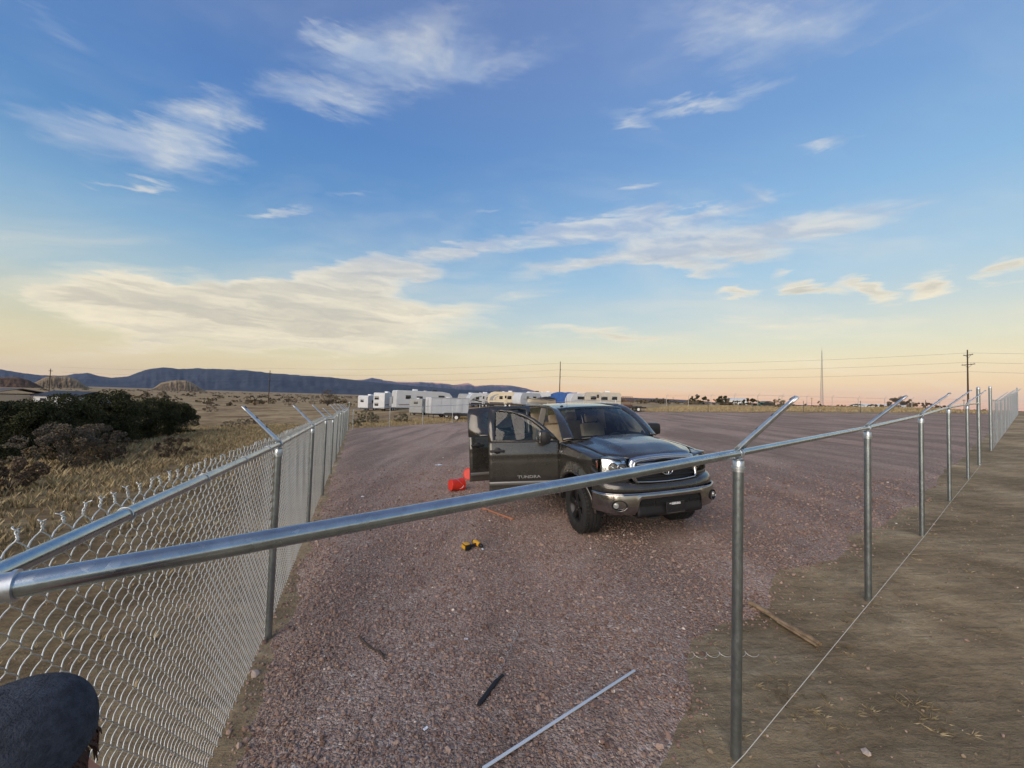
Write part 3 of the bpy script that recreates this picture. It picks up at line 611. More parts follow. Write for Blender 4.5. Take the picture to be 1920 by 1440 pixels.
# fenders
FZS = [(-1.6, 1.345), (-1.2, 1.325), (-.8, 1.28), (-.5, 1.225), (-.38, 1.20)]
def fender(side):
    b = MB()
    def f(u, v):
        x = -1.56+(1.56-.40)*u; zb = zarch(x, .47 if x < -1 else .80); zs = lerp(FZS, x)-.05
        if v < .72:
            z = zb+(zs-zb)*(v/.72); return (x, side*yside(x, z), z)
        t = (v-.72)/.28; y0 = yside(x, zs); y1 = hood_edge_y(x)+.006; z1 = hoodz(x, hood_edge_y(x))-.002
        a = t*PI/2; return (x, side*(y0+(y1-y0)*(1-math.cos(a))), zs+(z1-zs)*math.sin(a))
    b.grid(f, 44, 26); o = b.build('fender', PAINT, truck, 60, solid=.012)
    b = MB()                                                   # black wheel-arch lip and inner liner
    A = np.linspace(rad(2), rad(178), 28)
    def g(u, v):
        a = A[0]+(A[-1]-A[0])*u; r = .505+.045*v; x = WX+r*math.cos(a); z = .40+r*math.sin(a)
        return (x, side*(yside(x, z)+.010*math.sin(v*PI)+.006), z)
    b.grid(g, 28, 5); b.build('arch_trim', PAINT, o, 60, solid=.01)
    for k in range(7):
        a = rad(20+23*k); x = WX+.535*math.cos(a); z = .40+.535*math.sin(a); h = MB(); h.lathe([(.007, 0), (.007, .004), (.003, .006)], 8, Matrix.Translation((x, side*(yside(x, z)+.014), z)) @ Matrix.Rotation(-side*PI/2, 4, 'X')); h.build('arch_bolt', CHROME, o)
    b = MB(); b.grid(lambda u, v: (WX+.50*math.cos(PI*u), side*(.97-.42*v), .40+.50*math.sin(PI*u)), 20, 4); b.build('arch_liner', BLACKP, o, 60)
    return o
fl = fender(1); fr = fender(-1)
# bed, cab back, sills and far-side skins
def side_panel(name, side, x0, x1, zb, zt, nx, nz, parent=None, solid=.012, yo=0., m_=None):
    b = MB()
    def f(u, v):
        x = x0+(x1-x0)*u; a, c_ = zb(x), zt(x); z = a+(c_-a)*v; return (x, side*(yside(x, z)+yo), z)
    b.grid(f, nx, nz); return b.build(name, m_ or PAINT, parent or truck, 60, solid=solid)
BELT = lambda x: lerp([(-4.2, 1.375), (-2.8, 1.36), (-1.56, 1.335)], x)
for sd in (1, -1):
    side_panel('bed_side', sd, -5.72, -4.29, lambda x: zarch(x, .55), lambda x: 1.32, 40, 16)
    side_panel('rocker', sd, -4.24, -1.56, lambda x: .38, lambda x: .52, 20, 4, m_=BLACKP, yo=-.03)
b = MB(); b.box((-5.0, 0, .78), (1.44, 1.66, .05)); b.box((-4.30, 0, 1.0), (.05, 1.86, .6)); b.box((-5.73, 0, .98), (.06, 1.86, .66)); b.build('bed', PAINT, truck)
b = MB(); b.bbox((-5.80, 0, .62), (.16, 1.86, .2), .04); b.build('rear_bumper', BUMPCH, truck)
b = MB(); b.box((-2.9, .42, .47), (5.4, .1, .16)); b.box((-2.9, -.42, .47), (5.4, .1, .16)); b.box((-.9, 0, .42), (.16, 1.3, .12)); b.cyl((RWX, -.8, .40), (RWX, .8, .40), .06, 12); b.lathe([(.10, -.1), (.16, -.04), (.16, .04), (.1, .1)], 14, Matrix.Translation((RWX, 0, .40))); b.box((-.55, 0, .48), (.5, 1.2, .05)); b.build('chassis', BLACKP, truck)
b = MB(); b.box((-.95, 0, .78), (.95, 1.10, .62)); b.build('engine_bay', BLACKP, truck)
# --- cab shell
def ycab(z): return lerp([(1.26, .965), (1.34, .957), (1.5, .93), (1.7, .872), (1.88, .80), (1.93, .765)], z)
def roofz(x, y): return lerp([(-4.2, 1.89), (-3.95, 1.93), (-3.3, 1.962), (-2.7, 1.955), (-2.3, 1.922), (-2.08, 1.888)], x)-.05*(abs(y)/.74)**3
b = MB()
def rf(u, v):
    y = -.735+1.47*v; x0 = -4.16; x1 = -2.085-.09*(abs(y)/.735)**2; x = x0+(x1-x0)*u; return (x, y*(1-.02*(1-u)), roofz(x, y))
b.grid(rf, 24, 24); roof = b.build('roof', PAINT, truck, 60, solid=.02)
b = MB(); b.lathe([(.035, 0), (.03, .012), (.012, .022), (.002, .024)], 14, Matrix.Translation((-2.35, -.52, roofz(-2.35, .52)))); b.build('antenna_base', BLACKP, roof)
b = MB(); b.tube([(-2.36, -.40, roofz(-2.36, .4)), (-2.40, -.40, roofz(-2.36, .4)+.22)], .0035, 5); b.build('antenna', BLACKP, roof)
def wsb(t): y = (2*t-1)*.775; return Vector((-1.26-.13*(2*t-1)**2, y, 1.385-.008*(2*t-1)**2))       # windscreen foot
def wst(t): y = (2*t-1)*.675; return Vector((-2.07-.10*(2*t-1)**2, y, 1.892-.04*abs(2*t-1)**3))  # windscreen head
b = MB(); b.grid(lambda u, v: tuple(wsb(v)*(1-u)+wst(v)*u+Vector((.030, 0, .030))*math.sin(PI*u)), 14, 24); ws = b.build('windscreen', WGLASS, truck, 80)
b = MB()
b.grid(lambda u, v: tuple(wsb(v)*(1-(.93+.07*u))+wst(v)*(.93+.07*u)+Vector((.012, 0, .012))), 2, 24); b.build('sun_band', mat('sun_band', (.012, .018, .022), .12), ws, 60)
APIL = [(-1.47, 1.35), (-1.61, 1.49), (-1.77, 1.63), (-1.96, 1.765), (-2.15, 1.862), (-2.40, 1.918), (-3.0, 1.935), (-3.7, 1.928), (-4.02, 1.875), (-4.15, 1.69), (-4.22, 1.40)]
for sd in (1, -1):                                            # A pillar running back as the roof rail, then the C pillar
    b = MB(); A_ = APIL
    def pil(u, v):
        k = u*(len(A_)-1); i0 = min(int(k), len(A_)-2); q = k-i0; x = A_[i0][0]*(1-q)+A_[i0+1][0]*q; z = A_[i0][1]*(1-q)+A_[i0+1][1]*q
        outer = Vector((x, sd*(ycab(z)-.012), z))
        if u < .43:
            tt = u/.43; w = wsb(0 if sd < 0 else 1)*(1-tt)+wst(0 if sd < 0 else 1)*tt+Vector((.03, 0, .03))*math.sin(PI*tt)*.8
            inner = Vector((w.x-.004, w.y, w.z+.001))
        else:
            inner = Vector((x, sd*.715, roofz(max(-4.1, min(-2.15, x)), .715)+.004)) if u < .82 else Vector((x-.02, sd*(.66+.12*(u-.82)/.18), z+.03*(1-(u-.82)/.18)))
        md = (outer+inner)/2+Vector((0, sd*.016, .014)); t = v
        return tuple(outer*(1-t)**2+md*2*t*(1-t)+inner*t*t)
    b.grid(pil, 60, 6); b.build('roof_pillar', PAINT, truck, 70, solid=.03, offset=0)
    b = MB(); b.prism([(-2.76, .46), (-2.68, .46), (-2.70, 1.30), (-2.73, 1.88), (-2.79, 1.88), (-2.78, 1.3)], 0, 1, 'Y')
    vs = []
    for (x, y, z) in b.v: yy = (yside(x, z) if z < 1.30 else ycab(z))-.03-.10*y; vs.append((x, sd*yy, z))
    b.v = vs; b.build('door_pillar', PAINT if sd > 0 else mat('pillar_trim', (.2, .19, .17), .6), truck, 40)
    b = MB()                                                  # rear quarter of the cab behind the door
    b.grid(lambda u, v: (lambda x, z: (x, sd*((yside(x, z) if z < 1.30 else ycab(z))-.004), z))(-4.24+.19*u, .50+(1.42-.50)*v), 4, 14); b.build('cab_quarter', PAINT, truck, 60, solid=.02)
b = MB(); b.grid(lambda u, v: (-4.25+.07*u, (2*v-1)*(.92-.10*u), .5+.90*u), 4, 6); b.build('cab_back', PAINT, truck, 60, solid=.03)
b = MB(); b.grid(lambda u, v: (-4.21+.08*u, (2*v-1)*(.82-.12*u), 1.40+.46*u), 4, 6); b.build('rear_window', DGLASS, truck, 60)
# --- interior
b = MB(); b.box((-2.85, 0, .50), (2.5, 1.80, .05)); b.build('cab_floor', DARKIN, truck)
b = MB(); b.grid(lambda u, v: (-1.34-.5*u, (2*v-1)*.80, 1.34+.02*math.sin(PI*u)-.05*u*u*2), 6, 8); b.grid(lambda u, v: (-1.84+.25*u, (2*v-1)*.80, 1.245-.6*u), 6, 8); b.bbox((-1.82, -.42, 1.06), (.08, .5, .14), .03); b.build('dashboard', DARKIN, truck, 50, solid=.02)
st = MB(); Ms = Matrix.Translation((-2.02, .40, 1.22)) @ Matrix.Rotation(rad(-62), 4, 'Y')
st.tube([Ms @ Vector((.185*math.cos(a), .185*math.sin(a), 0)) for a in np.linspace(0, 2*PI, 32, endpoint=False)], .016, 8, closed=True)
for a in (0, rad(120), rad(240)): st.tube([Ms @ Vector((0, 0, -.02)), Ms @ Vector((.18*math.cos(a+PI/2), .18*math.sin(a+PI/2), 0))], .018, 6)
st.lathe([(.06, -.03), (.065, 0), (.05, .02), (.01, .025)], 14, Ms); st.cyl(Ms @ Vector((0, 0, -.03)), (-1.75, .40, 1.0), .04, 10); st.build('steering_wheel', DARKIN, truck, 50)
def seat(x, y, w, bench=False):
    b = MB(); b.bbox((x, y, .86), (.52, w, .20), .06); s_ = b.build('seat', BEIGE, truck, 50)
    M_ = Matrix.Translation((x-.27, y, .90)) @ Matrix.Rotation(rad(-14), 4, 'Y')
    b = MB(); b.bbox((0, 0, .32), (.15, w*.96, .66), .06, M_); b.build('seat_back', BEIGE, s_, 50)
    for yy in ([0] if not bench else [-w*.32, w*.32]):
        b = MB(); b.bbox((-.01, yy, .76), (.11, .27, .20), .05, M_); b.cyl(M_ @ Vector((0, yy-.06, .6)), M_ @ Vector((0, yy-.06, .7)), .008, 6); b.cyl(M_ @ Vector((0, yy+.06, .6)), M_ @ Vector((0, yy+.06, .7)), .008, 6); b.build('headrest', BEIGE, s_, 50)
seat(-2.45, .42, .54); seat(-2.45, -.42, .54); seat(-3.45, 0, 1.46, True)
b = MB(); b.bbox((-2.35, 0, .72), (.9, .26, .42), .04); b.build('console', DARKIN, truck, 50)
b = MB(); b.bbox((-2.14, 0, 1.76), (.03, .26, .075), .02); b.cyl((-2.14, 0, 1.78), (-2.11, 0, 1.88), .01, 6); b.build('rear_view_mirror', DARKIN, truck, 40)
b = MB(); b.grid(lambda u, v: (-4.05+1.88*u, (2*v-1)*.66, 1.878+.025*math.sin(PI*u)), 6, 6); b.build('headliner', mat('headliner', (.3, .28, .25), .9), truck, 60)
# --- doors
def ring(outer, inner):                                       # frame between two outlines with equal vertex counts
    k = len(outer); return list(outer)+list(inner), [(i, (i+1) % k, k+(i+1) % k, k+i) for i in range(k)]
def door(side, x0, x1, win_o, win_i, op, badge=None, mirror=False, handle_x=None, solid_rear=False):
    """x0 = hinge edge, x1 = latch edge; op = opening angle"""
    hy = .955; root = bpy.data.objects.new('door', None); COL.objects.link(root); root.parent = truck
    root.location = (x0, side*hy, 0); root.rotation_euler = (0, 0, -side*op); O = Vector((x0, side*hy, 0))
    T_ = lambda x, z, dy=0: Vector((x, side*((yside(x, z) if z <= 1.30 else ycab(z))+dy), z))-O
    b = MB()
    def f(u, v): x = x0-.008+(x1-x0+.016)*u; zt = BELT(x); z = .525+(zt-.525)*v; return T_(x, z)
    b.grid(f, 22, 30); skin = b.build('door_skin', PAINT, root, 60, solid=.03)
    b = MB(); b.grid(lambda u, v: tuple(T_(x0-.03+(x1-x0+.05)*u, .57+.70*v, -.075-.02*math.sin(PI*v))), 10, 10); b.build('door_trim', DARKIN, root, 60, solid=.03)
    b = MB(); V_, F_ = ring([T_(*p, .0) for p in win_o], [T_(*p, -.006) for p in win_i]); b.add(V_, F_); b.build('window_frame', PAINT, root, 60, solid=.035)
    b = MB(); b.add(*ring([T_(*p, .003) for p in win_i], [T_(x_*.985+.015*sum(p[0] for p in win_i)/len(win_i), z_*.985+.015*sum(p[1] for p in win_i)/len(win_i), -.008) for x_, z_ in win_i])); b.build('window_seal', BLACKP, root, 60)
    b = MB(); b.add([T_(*p, -.014) for p in win_i], [tuple(range(len(win_i)))]); b.build('window', SGLASS if mirror else DGLASS, root, None)
    b = MB(); b.grid(lambda u, v: tuple(T_(x0-.012+(x1-x0+.024)*u, .635+.058*v, .012*math.sin(PI*v)+.002)), 20, 4); b.build('side_moulding', mat('moulding', (.17, .165, .155), .35, .3, coat=.4), root, 60)
    b = MB(); b.grid(lambda u, v: tuple(T_(x0-.008+(x1-x0+.016)*u, BELT(x0)-.002+.022*v, .004*math.sin(PI*v))), 10, 3); b.build('belt_trim', BLACKP, root, 60)
    hx = handle_x; hz = 1.205
    b = MB(); c0 = T_(hx, hz, .0); c0 = Vector(c0)
    b.lathe([(.055, 0), (.062, .006), (.05, .012), (.01, .014)], 20, Matrix.Translation(c0) @ Matrix.Rotation(-side*PI/2, 4, 'X') @ Matrix.Diagonal((1, .95, 1, 1)))
    b.bbox(c0+Vector((0, side*.034, 0)), (.25, .026, .042), .012); b.box(c0+Vector((.105, side*.012, 0)), (.03, .03, .03)); b.box(c0+Vector((-.105, side*.012, 0)), (.03, .03, .03)); b.build('door_handle', BLACKP, root, 50)
    if mirror:
        m0 = Vector(T_(x0-.30, 1.375, 0)); b = MB(); b.tube([m0+Vector((.02, -side*.02, 0)), m0+Vector((.0, side*.12, .01))], [.045, .035], 10)
        b.bbox(m0+Vector((.02, side*.215, .06)), (.17, .28, .23), .07); mo = b.build('door_mirror', BLACKP, root, 50)
        b = MB(); b.bbox(m0+Vector((-.064, side*.215, .06)), (.01, .22, .17), .004); b.build('mirror_glass', CHROME, mo)
    return root, T_
FO = [(-1.56, 1.335), (-1.66, 1.455), (-1.80, 1.59), (-1.97, 1.725), (-2.15, 1.825), (-2.38, 1.892), (-2.58, 1.918), (-2.775, 1.925), (-2.775, 1.60), (-2.775, 1.36), (-2.3, 1.35), (-1.9, 1.342)]
FI = [(-1.715, 1.365), (-1.78, 1.45), (-1.89, 1.57), (-2.03, 1.685), (-2.18, 1.77), (-2.38, 1.836), (-2.53, 1.858), (-2.635, 1.865), (-2.645, 1.60), (-2.655, 1.382), (-2.3, 1.375), (-1.95, 1.37)]
RO = [(-2.80, 1.362), (-2.80, 1.60), (-2.80, 1.925), (-3.1, 1.93), (-3.45, 1.928), (-3.75, 1.92), (-4.06, 1.90), (-4.095, 1.80), (-4.10, 1.55), (-4.10, 1.374), (-3.6, 1.37), (-3.1, 1.366)]
RI = [(-2.90, 1.39), (-2.895, 1.60), (-2.89, 1.86), (-3.1, 1.868), (-3.38, 1.865), (-3.55, 1.85), (-3.625, 1.79), (-3.635, 1.66), (-3.645, 1.53), (-3.62, 1.425), (-3.5, 1.395), (-3.1, 1.39)]
def lettering(text, size, parent, M_, m_, ext=.003, xs_=1.0, name='lettering', bold=.012):
    cu = bpy.data.curves.new('txt', 'FONT'); cu.body = text; cu.size = size; cu.extrude = ext; cu.align_x = 'CENTER'; cu.align_y = 'CENTER'; cu.offset = bold*size; cu.resolution_u = 3
    to = bpy.data.objects.new('txt', cu); COL.objects.link(to); me = bpy.data.meshes.new_from_object(to.evaluated_get(bpy.context.evaluated_depsgraph_get())); bpy.data.objects.remove(to)
    me.materials.clear(); me.materials.append(m_); me.transform(M_ @ Matrix.Diagonal((xs_, 1, 1, 1))); return link(name, me, parent)
OPF, OPR = rad(74), rad(88)
dfr, Tf = door(-1, -1.56, -2.775, FO, FI, OPF, mirror=True, handle_x=-2.62)
drr, Tr = door(-1, -2.80, -4.10, RO, RI, OPR, handle_x=-3.94)
door(1, -1.56, -2.775, FO, FI, 0, mirror=True, handle_x=-2.62); door(1, -2.80, -4.10, RO, RI, 0, handle_x=-3.94)
BADGE = mat('badge_silver', (.8, .81, .83), .18, .9)
def flat_on_right(p): return Matrix.Translation(p) @ Matrix(((1, 0, 0, 0), (0, 0, -1, 0), (0, 1, 0, 0), (0, 0, 0, 1)))   # text reading along +X, facing -Y
lettering('TUNDRA', .066, dfr, flat_on_right(Vector(Tf(-2.10, .765, .012))), BADGE, xs_=1.42, bold=.03)
lettering('SR5', .05, drr, flat_on_right(Vector(Tr(-3.92, 1.425, .008))), BADGE, xs_=1.2, bold=.02)
lettering('5.7L', .06, fr, flat_on_right(Vector((-1.44, -yside(-1.44, 1.17)-.006, 1.17))), BADGE, xs_=1.1)
# --- front end
PLAN = [(0, 0.0), (.25, -.004), (.45, -.016), (.6, -.04), (.72, -.075), (.82, -.125), (.90, -.19), (.955, -.27), (.985, -.36), (.998, -.46)]   # |y| -> x of the bumper face
_py = np.array([p[0] for p in PLAN]); _px = np.array([p[1] for p in PLAN]); _s = np.concatenate([[0], np.cumsum(np.hypot(np.diff(_py), np.diff(_px)))]); _s /= _s[-1]
def plan(t):                                                  # t in [-1,1] across the nose
    a = abs(t); y = np.interp(a, _s, _py); x = np.interp(a, _s, _px); return float(x), math.copysign(float(y), t)
def plan_y(y): return float(np.interp(abs(y), _py, _px))
# body-coloured upper bumper cover
COVER = [(-.16, .875), (-.12, .868), (-.075, .855), (-.045, .835), (-.03, .80), (-.028, .765), (-.05, .742)]
b = MB()
def cov(u, v):
    x, y = plan(2*u-1); k = v*(len(COVER)-1); i0 = min(int(k), len(COVER)-2); q = k-i0; ox = COVER[i0][0]*(1-q)+COVER[i0+1][0]*q; z = COVER[i0][1]*(1-q)+COVER[i0+1][1]*q
    a = abs(2*u-1); sc = 1+.0*a; ny = a**3; drop = -.012*sm(.55, .3, abs(y))*(1-v)+.03*sm(.5, .62, abs(y))*(1-v)
    return (x+ox*(1-ny*.75), y*(1+ox*.25*ny), z+.015*ny*(1-v)+drop)
b.grid(cov, 60, 18); b.build('bumper_cover', PAINT, truck, 60, solid=.012)
# chrome bumper
b = MB()
def chz(t):
    y = abs(plan(t)[1]); return .668-.205*sm(.505, .545, y)+.035*sm(.8, 1.0, y)
def chf(u, v):
    t = 2*u-1; x, y = plan(t); zb = chz(t); zt = .748; z = zb+(zt-zb)*v; w = math.sin(PI*min(1, max(0, v)))*.014; tuck = -.035*max(0, (.56-z)/.1)
    return (x+.006+w+tuck, y*(1.004+.004*math.sin(PI*v)), z)
b.grid(chf, 90, 12); bump = b.build('front_bumper', BUMPCH, truck, 60, solid=.012)
b = MB(); b.tube([(plan(t)[0]+.014, plan(t)[1]*1.005, .750) for t in np.linspace(-1, 1, 60)], .007, 6); b.build('bumper_edge', CHROME, bump, 60)
# lower intake
b = MB()
def li(u, v): y = (2*u-1)*.545; z = .42+.25*v; return (plan_y(y)-.018+.03*math.sin(PI*(1-v)*.5)*(1-v)*.6-.10*max(0, (.46-z)/.06)*.4, y, z)
b.grid(li, 24, 10); li_o = b.build('lower_intake', BLACKP, truck, 60, solid=.02)
HOLE = mat('intake_hole', (.004, .004, .004), .9)
for y0, y1 in ((-.50, -.30), (-.27, .27), (.30, .50)):
    b = MB(); b.grid(lambda u, v: (plan_y(y0+(y1-y0)*u)-.006, y0+(y1-y0)*u, .568+.085*v), 8, 2); b.build('intake_slot', HOLE, li_o, None, solid=.004)
    b = MB(); b.tube([(plan_y(y0+(y1-y0)*k/8)+.001, y0+(y1-y0)*k/8, .612) for k in range(9)], .006, 6); b.build('intake_rib', BLACKP, li_o)
b = MB(); b.box((-.10, -.3, .415), (.2, .16, .02)); b.build('tow_hook', BLACKP, li_o)
# plate
b = MB(); b.bbox((.028, .02, .535), (.012, .31, .155), .006); pl_ = b.build('number_plate', mat('plate_black', (.012, .013, .016), .25, coat=.5), truck, 40)
PLW = mat('plate_print', (.62, .63, .65), .5)
b = MB()
for k in range(9): b.box((.0355, -.075+.021*k+random.uniform(-.003, .003), .59+random.uniform(-.002, .002)), (.002, .014, random.choice((.018, .022, .014))))
b.box((.0355, .03, .575), (.002, .15, .007)); b.build('plate_print', PLW, pl_)
b = MB(); b.box((.036, .02, .462), (.004, .31, .006)); b.box((.036, -.132, .53), (.003, .003, .14)); b.build('plate_edge', CHROME, pl_)
# fog lamps
for sd in (1, -1):
    y = .79*sd; x = plan_y(y)+.024; az_ = math.atan2(sd*.5, 1); M_ = Matrix.Translation((x-.004, y, .60)) @ Matrix.Rotation(az_, 4, 'Z') @ Matrix.Rotation(PI/2, 4, 'Y')
    E_ = Matrix.Diagonal((.88, 1.28, 1, 1))
    b = MB(); b.lathe([(.083, -.05), (.083, .012), (.077, .018), (.071, .012), (.068, -.03), (.003, -.034)], 28, M_ @ E_); fo = b.build('fog_surround', HOLE, truck, 40)
    b = MB(); b.tube([M_ @ E_ @ Vector((.079*math.cos(a), .079*math.sin(a), .017)) for a in np.linspace(rad(-75), rad(75), 18)], .006, 6); b.build('fog_trim', CHROME, fo, 60)
    b = MB(); b.lathe([(.040, -.03), (.041, 0), (.034, .012), (.002, .018)], 20, M_ @ Matrix.Translation((0, sd*.048, 0))); b.build('fog_lamp', mat('fog_glass', (.45, .47, .46), .08, .55), fo, 40)
# grille
def gx(y, z): return plan_y(y)-.095-.20*max(0, z-.95)
GO = [(-.515, .865), (-.555, .93), (-.575, 1.03), (-.575, 1.14), (-.545, 1.20), (-.45, 1.222), (-.25, 1.238), (0, 1.244), (.25, 1.238), (.45, 1.222), (.545, 1.20), (.575, 1.14), (.575, 1.03), (.555, .93), (.515, .865), (.25, .852), (0, .848), (-.25, .852)]
GI = [(-.485, .893), (-.505, .94), (-.495, 1.03), (-.485, 1.095), (-.46, 1.135), (-.40, 1.150), (-.25, 1.162), (0, 1.168), (.25, 1.162), (.40, 1.150), (.46, 1.135), (.485, 1.095), (.495, 1.03), (.505, .94), (.485, .893), (.25, .878), (0, .874), (-.25, .878)]
b = MB(); V_, F_ = ring([(gx(y, z)-.005, y, z) for y, z in GO], [(gx(y, z)+.004, y, z) for y, z in GI])
md_ = [tuple((Vector(a)+Vector(c_))/2+Vector((.022, 0, 0))) for a, c_ in zip(V_[:18], V_[18:])]
b.add(V_[:18]+md_, F_); b.add(md_+V_[18:], F_); gr = b.build('grille', CHROME, truck, 60, solid=.015)
b = MB(); b.add([(gx(y, z)-.03, y, z) for y, z in GI], [tuple(range(18))]); b.build('grille_mesh', mat('grille_black', (.006, .006, .007), .6), gr, None)
for z_, h_, m_ in ((1.115, .034, CHROME), (1.055, .018, BLACKP), (1.0, .016, BLACKP), (.945, .018, BLACKP)):
    b = MB(); b.grid(lambda u, v: (gx((2*u-1)*.495, z_)+.0+.010*math.sin(PI*v), (2*u-1)*.495, z_+h_*(v-.5)), 20, 4); b.build('grille_bar', m_, gr, 60, solid=.012)
ex = gx(0, 1.022)+.028; b = MB()
def ell(cy, cz, ry, rz, r_): b.tube([(ex+.003, cy+ry*math.cos(a), cz+rz*math.sin(a)) for a in np.linspace(0, 2*PI, 30, endpoint=False)], r_, 8, closed=True)
ell(0, 1.022, .092, .064, .009); ell(0, 1.036, .060, .023, .0075); ell(0, 1.022, .025, .058, .0075); b.build('emblem', CHROME, gr, 60)
b = MB(); b.lathe([(.085, -.02), (.085, -.012), (.01, -.010)], 24, Matrix.Translation((ex, 0, 1.022)) @ Matrix.Rotation(PI/2, 4, 'Y') @ Matrix.Diagonal((.7, 1, 1, 1))); b.build('emblem_plate', BLACKP, gr)
# headlamps
HL = [(.580, -.148, .955, 1.165), (.67, -.165, .950, 1.178), (.76, -.195, .952, 1.190), (.85, -.245, .970, 1.198), (.915, -.315, .995, 1.200), (.955, -.405, 1.03, 1.195), (.968, -.50, 1.09, 1.178)]   # y, x, z low, z high
def hl(t, v, inset=0.):
    k = t*(len(HL)-1); i0 = min(int(k), len(HL)-2); q = k-i0; y, x, z0, z1 = (HL[i0][j]*(1-q)+HL[i0+1][j]*q for j in range(4)); z = z0+(z1-z0)*v
    nx, ny = (1, .2) if t < .4 else ((.8, .6) if t < .7 else (.3, .95)); bulge = .018*math.sin(PI*v)-.05*v
    return Vector((x+bulge*(1-t)-inset*nx, y-inset*ny-.012*v*t, z))
for sd in (1, -1):
    fl_ = lambda p: (p.x, sd*p.y, p.z)
    b = MB(); b.grid(lambda u, v: fl_(hl(u, v, .075)), 18, 6); hb = b.build('headlamp', REFL, truck, 60)
    b = MB(); b.grid(lambda u, v: fl_(hl(u, v, .0)), 24, 8); b.build('lamp_lens', LENS, hb, 80)
    for t_, v_, r_ in ((.14, .5, .062), (.40, .52, .060)):
        c_ = hl(t_, v_, .05); b = MB(); b.lathe([(.015, -.05), (.045, -.03), (r_, .012), (r_+.008, .012), (r_+.008, -.01)], 24, Matrix.Translation(fl_(c_)) @ Matrix.Rotation(sd*.25, 4, 'Z') @ Matrix.Rotation(PI/2, 4, 'Y')); b.build('reflector', CHROME, hb, 50)
        b = MB(); b.lathe([(.02, -.02), (.022, .0), (.012, .014), (.001, .018)], 12, Matrix.Translation(fl_(c_)) @ Matrix.Rotation(sd*.25, 4, 'Z') @ Matrix.Rotation(PI/2, 4, 'Y')); b.build('bulb', REFL, hb, 50)
    b = MB(); b.grid(lambda u, v: fl_(hl(.80+.18*u, .30+.62*v, .012)), 8, 4); b.build('turn_lamp', AMBER, hb, 60)
    # skin below the lamp and the corner down to the bumper
    b = MB(); b.grid(lambda u, v: fl_((lambda p: Vector((p.x-.01, p.y-.002, p.z-(p.z-.87)*(1-v))))(hl(u, 0))), 18, 4); b.build('nose_panel', PAINT, truck, 60, solid=.01)
    def brow(u, v):
        p = hl(u, 1); y = p.y
        if y <= .77: q = Vector((hood_front(y)+.004, y, hoodz(hood_front(y), y)-.020))
        else:
            zs = lerp(FZS, -.40)-.05; y0 = yside(-.40, zs); y1 = hood_edge_y(-.40); z1 = hoodz(-.40, y1); t = min(1, max(0, (y0-y)/(y0-y1))); a = math.acos(1-t)
            q = Vector((min(-.40, p.x-.01), y-.004, zs+(z1-zs)*math.sin(a)-.003))
        r = p*(1-v)+q*v; r.x += .006*math.sin(PI*v); return fl_(Vector((r.x, r.y, r.z+.002)))
    b = MB(); b.grid(brow, 24, 4); b.build('lamp_brow', PAINT, truck, 60, solid=.008)
    b = MB(); b.grid(lambda u, v: (-.50+.02*v-.02*u, sd*(.90-.3*u), .74+.42*v), 3, 3); b.build('nose_filler', BLACKP, truck, None)
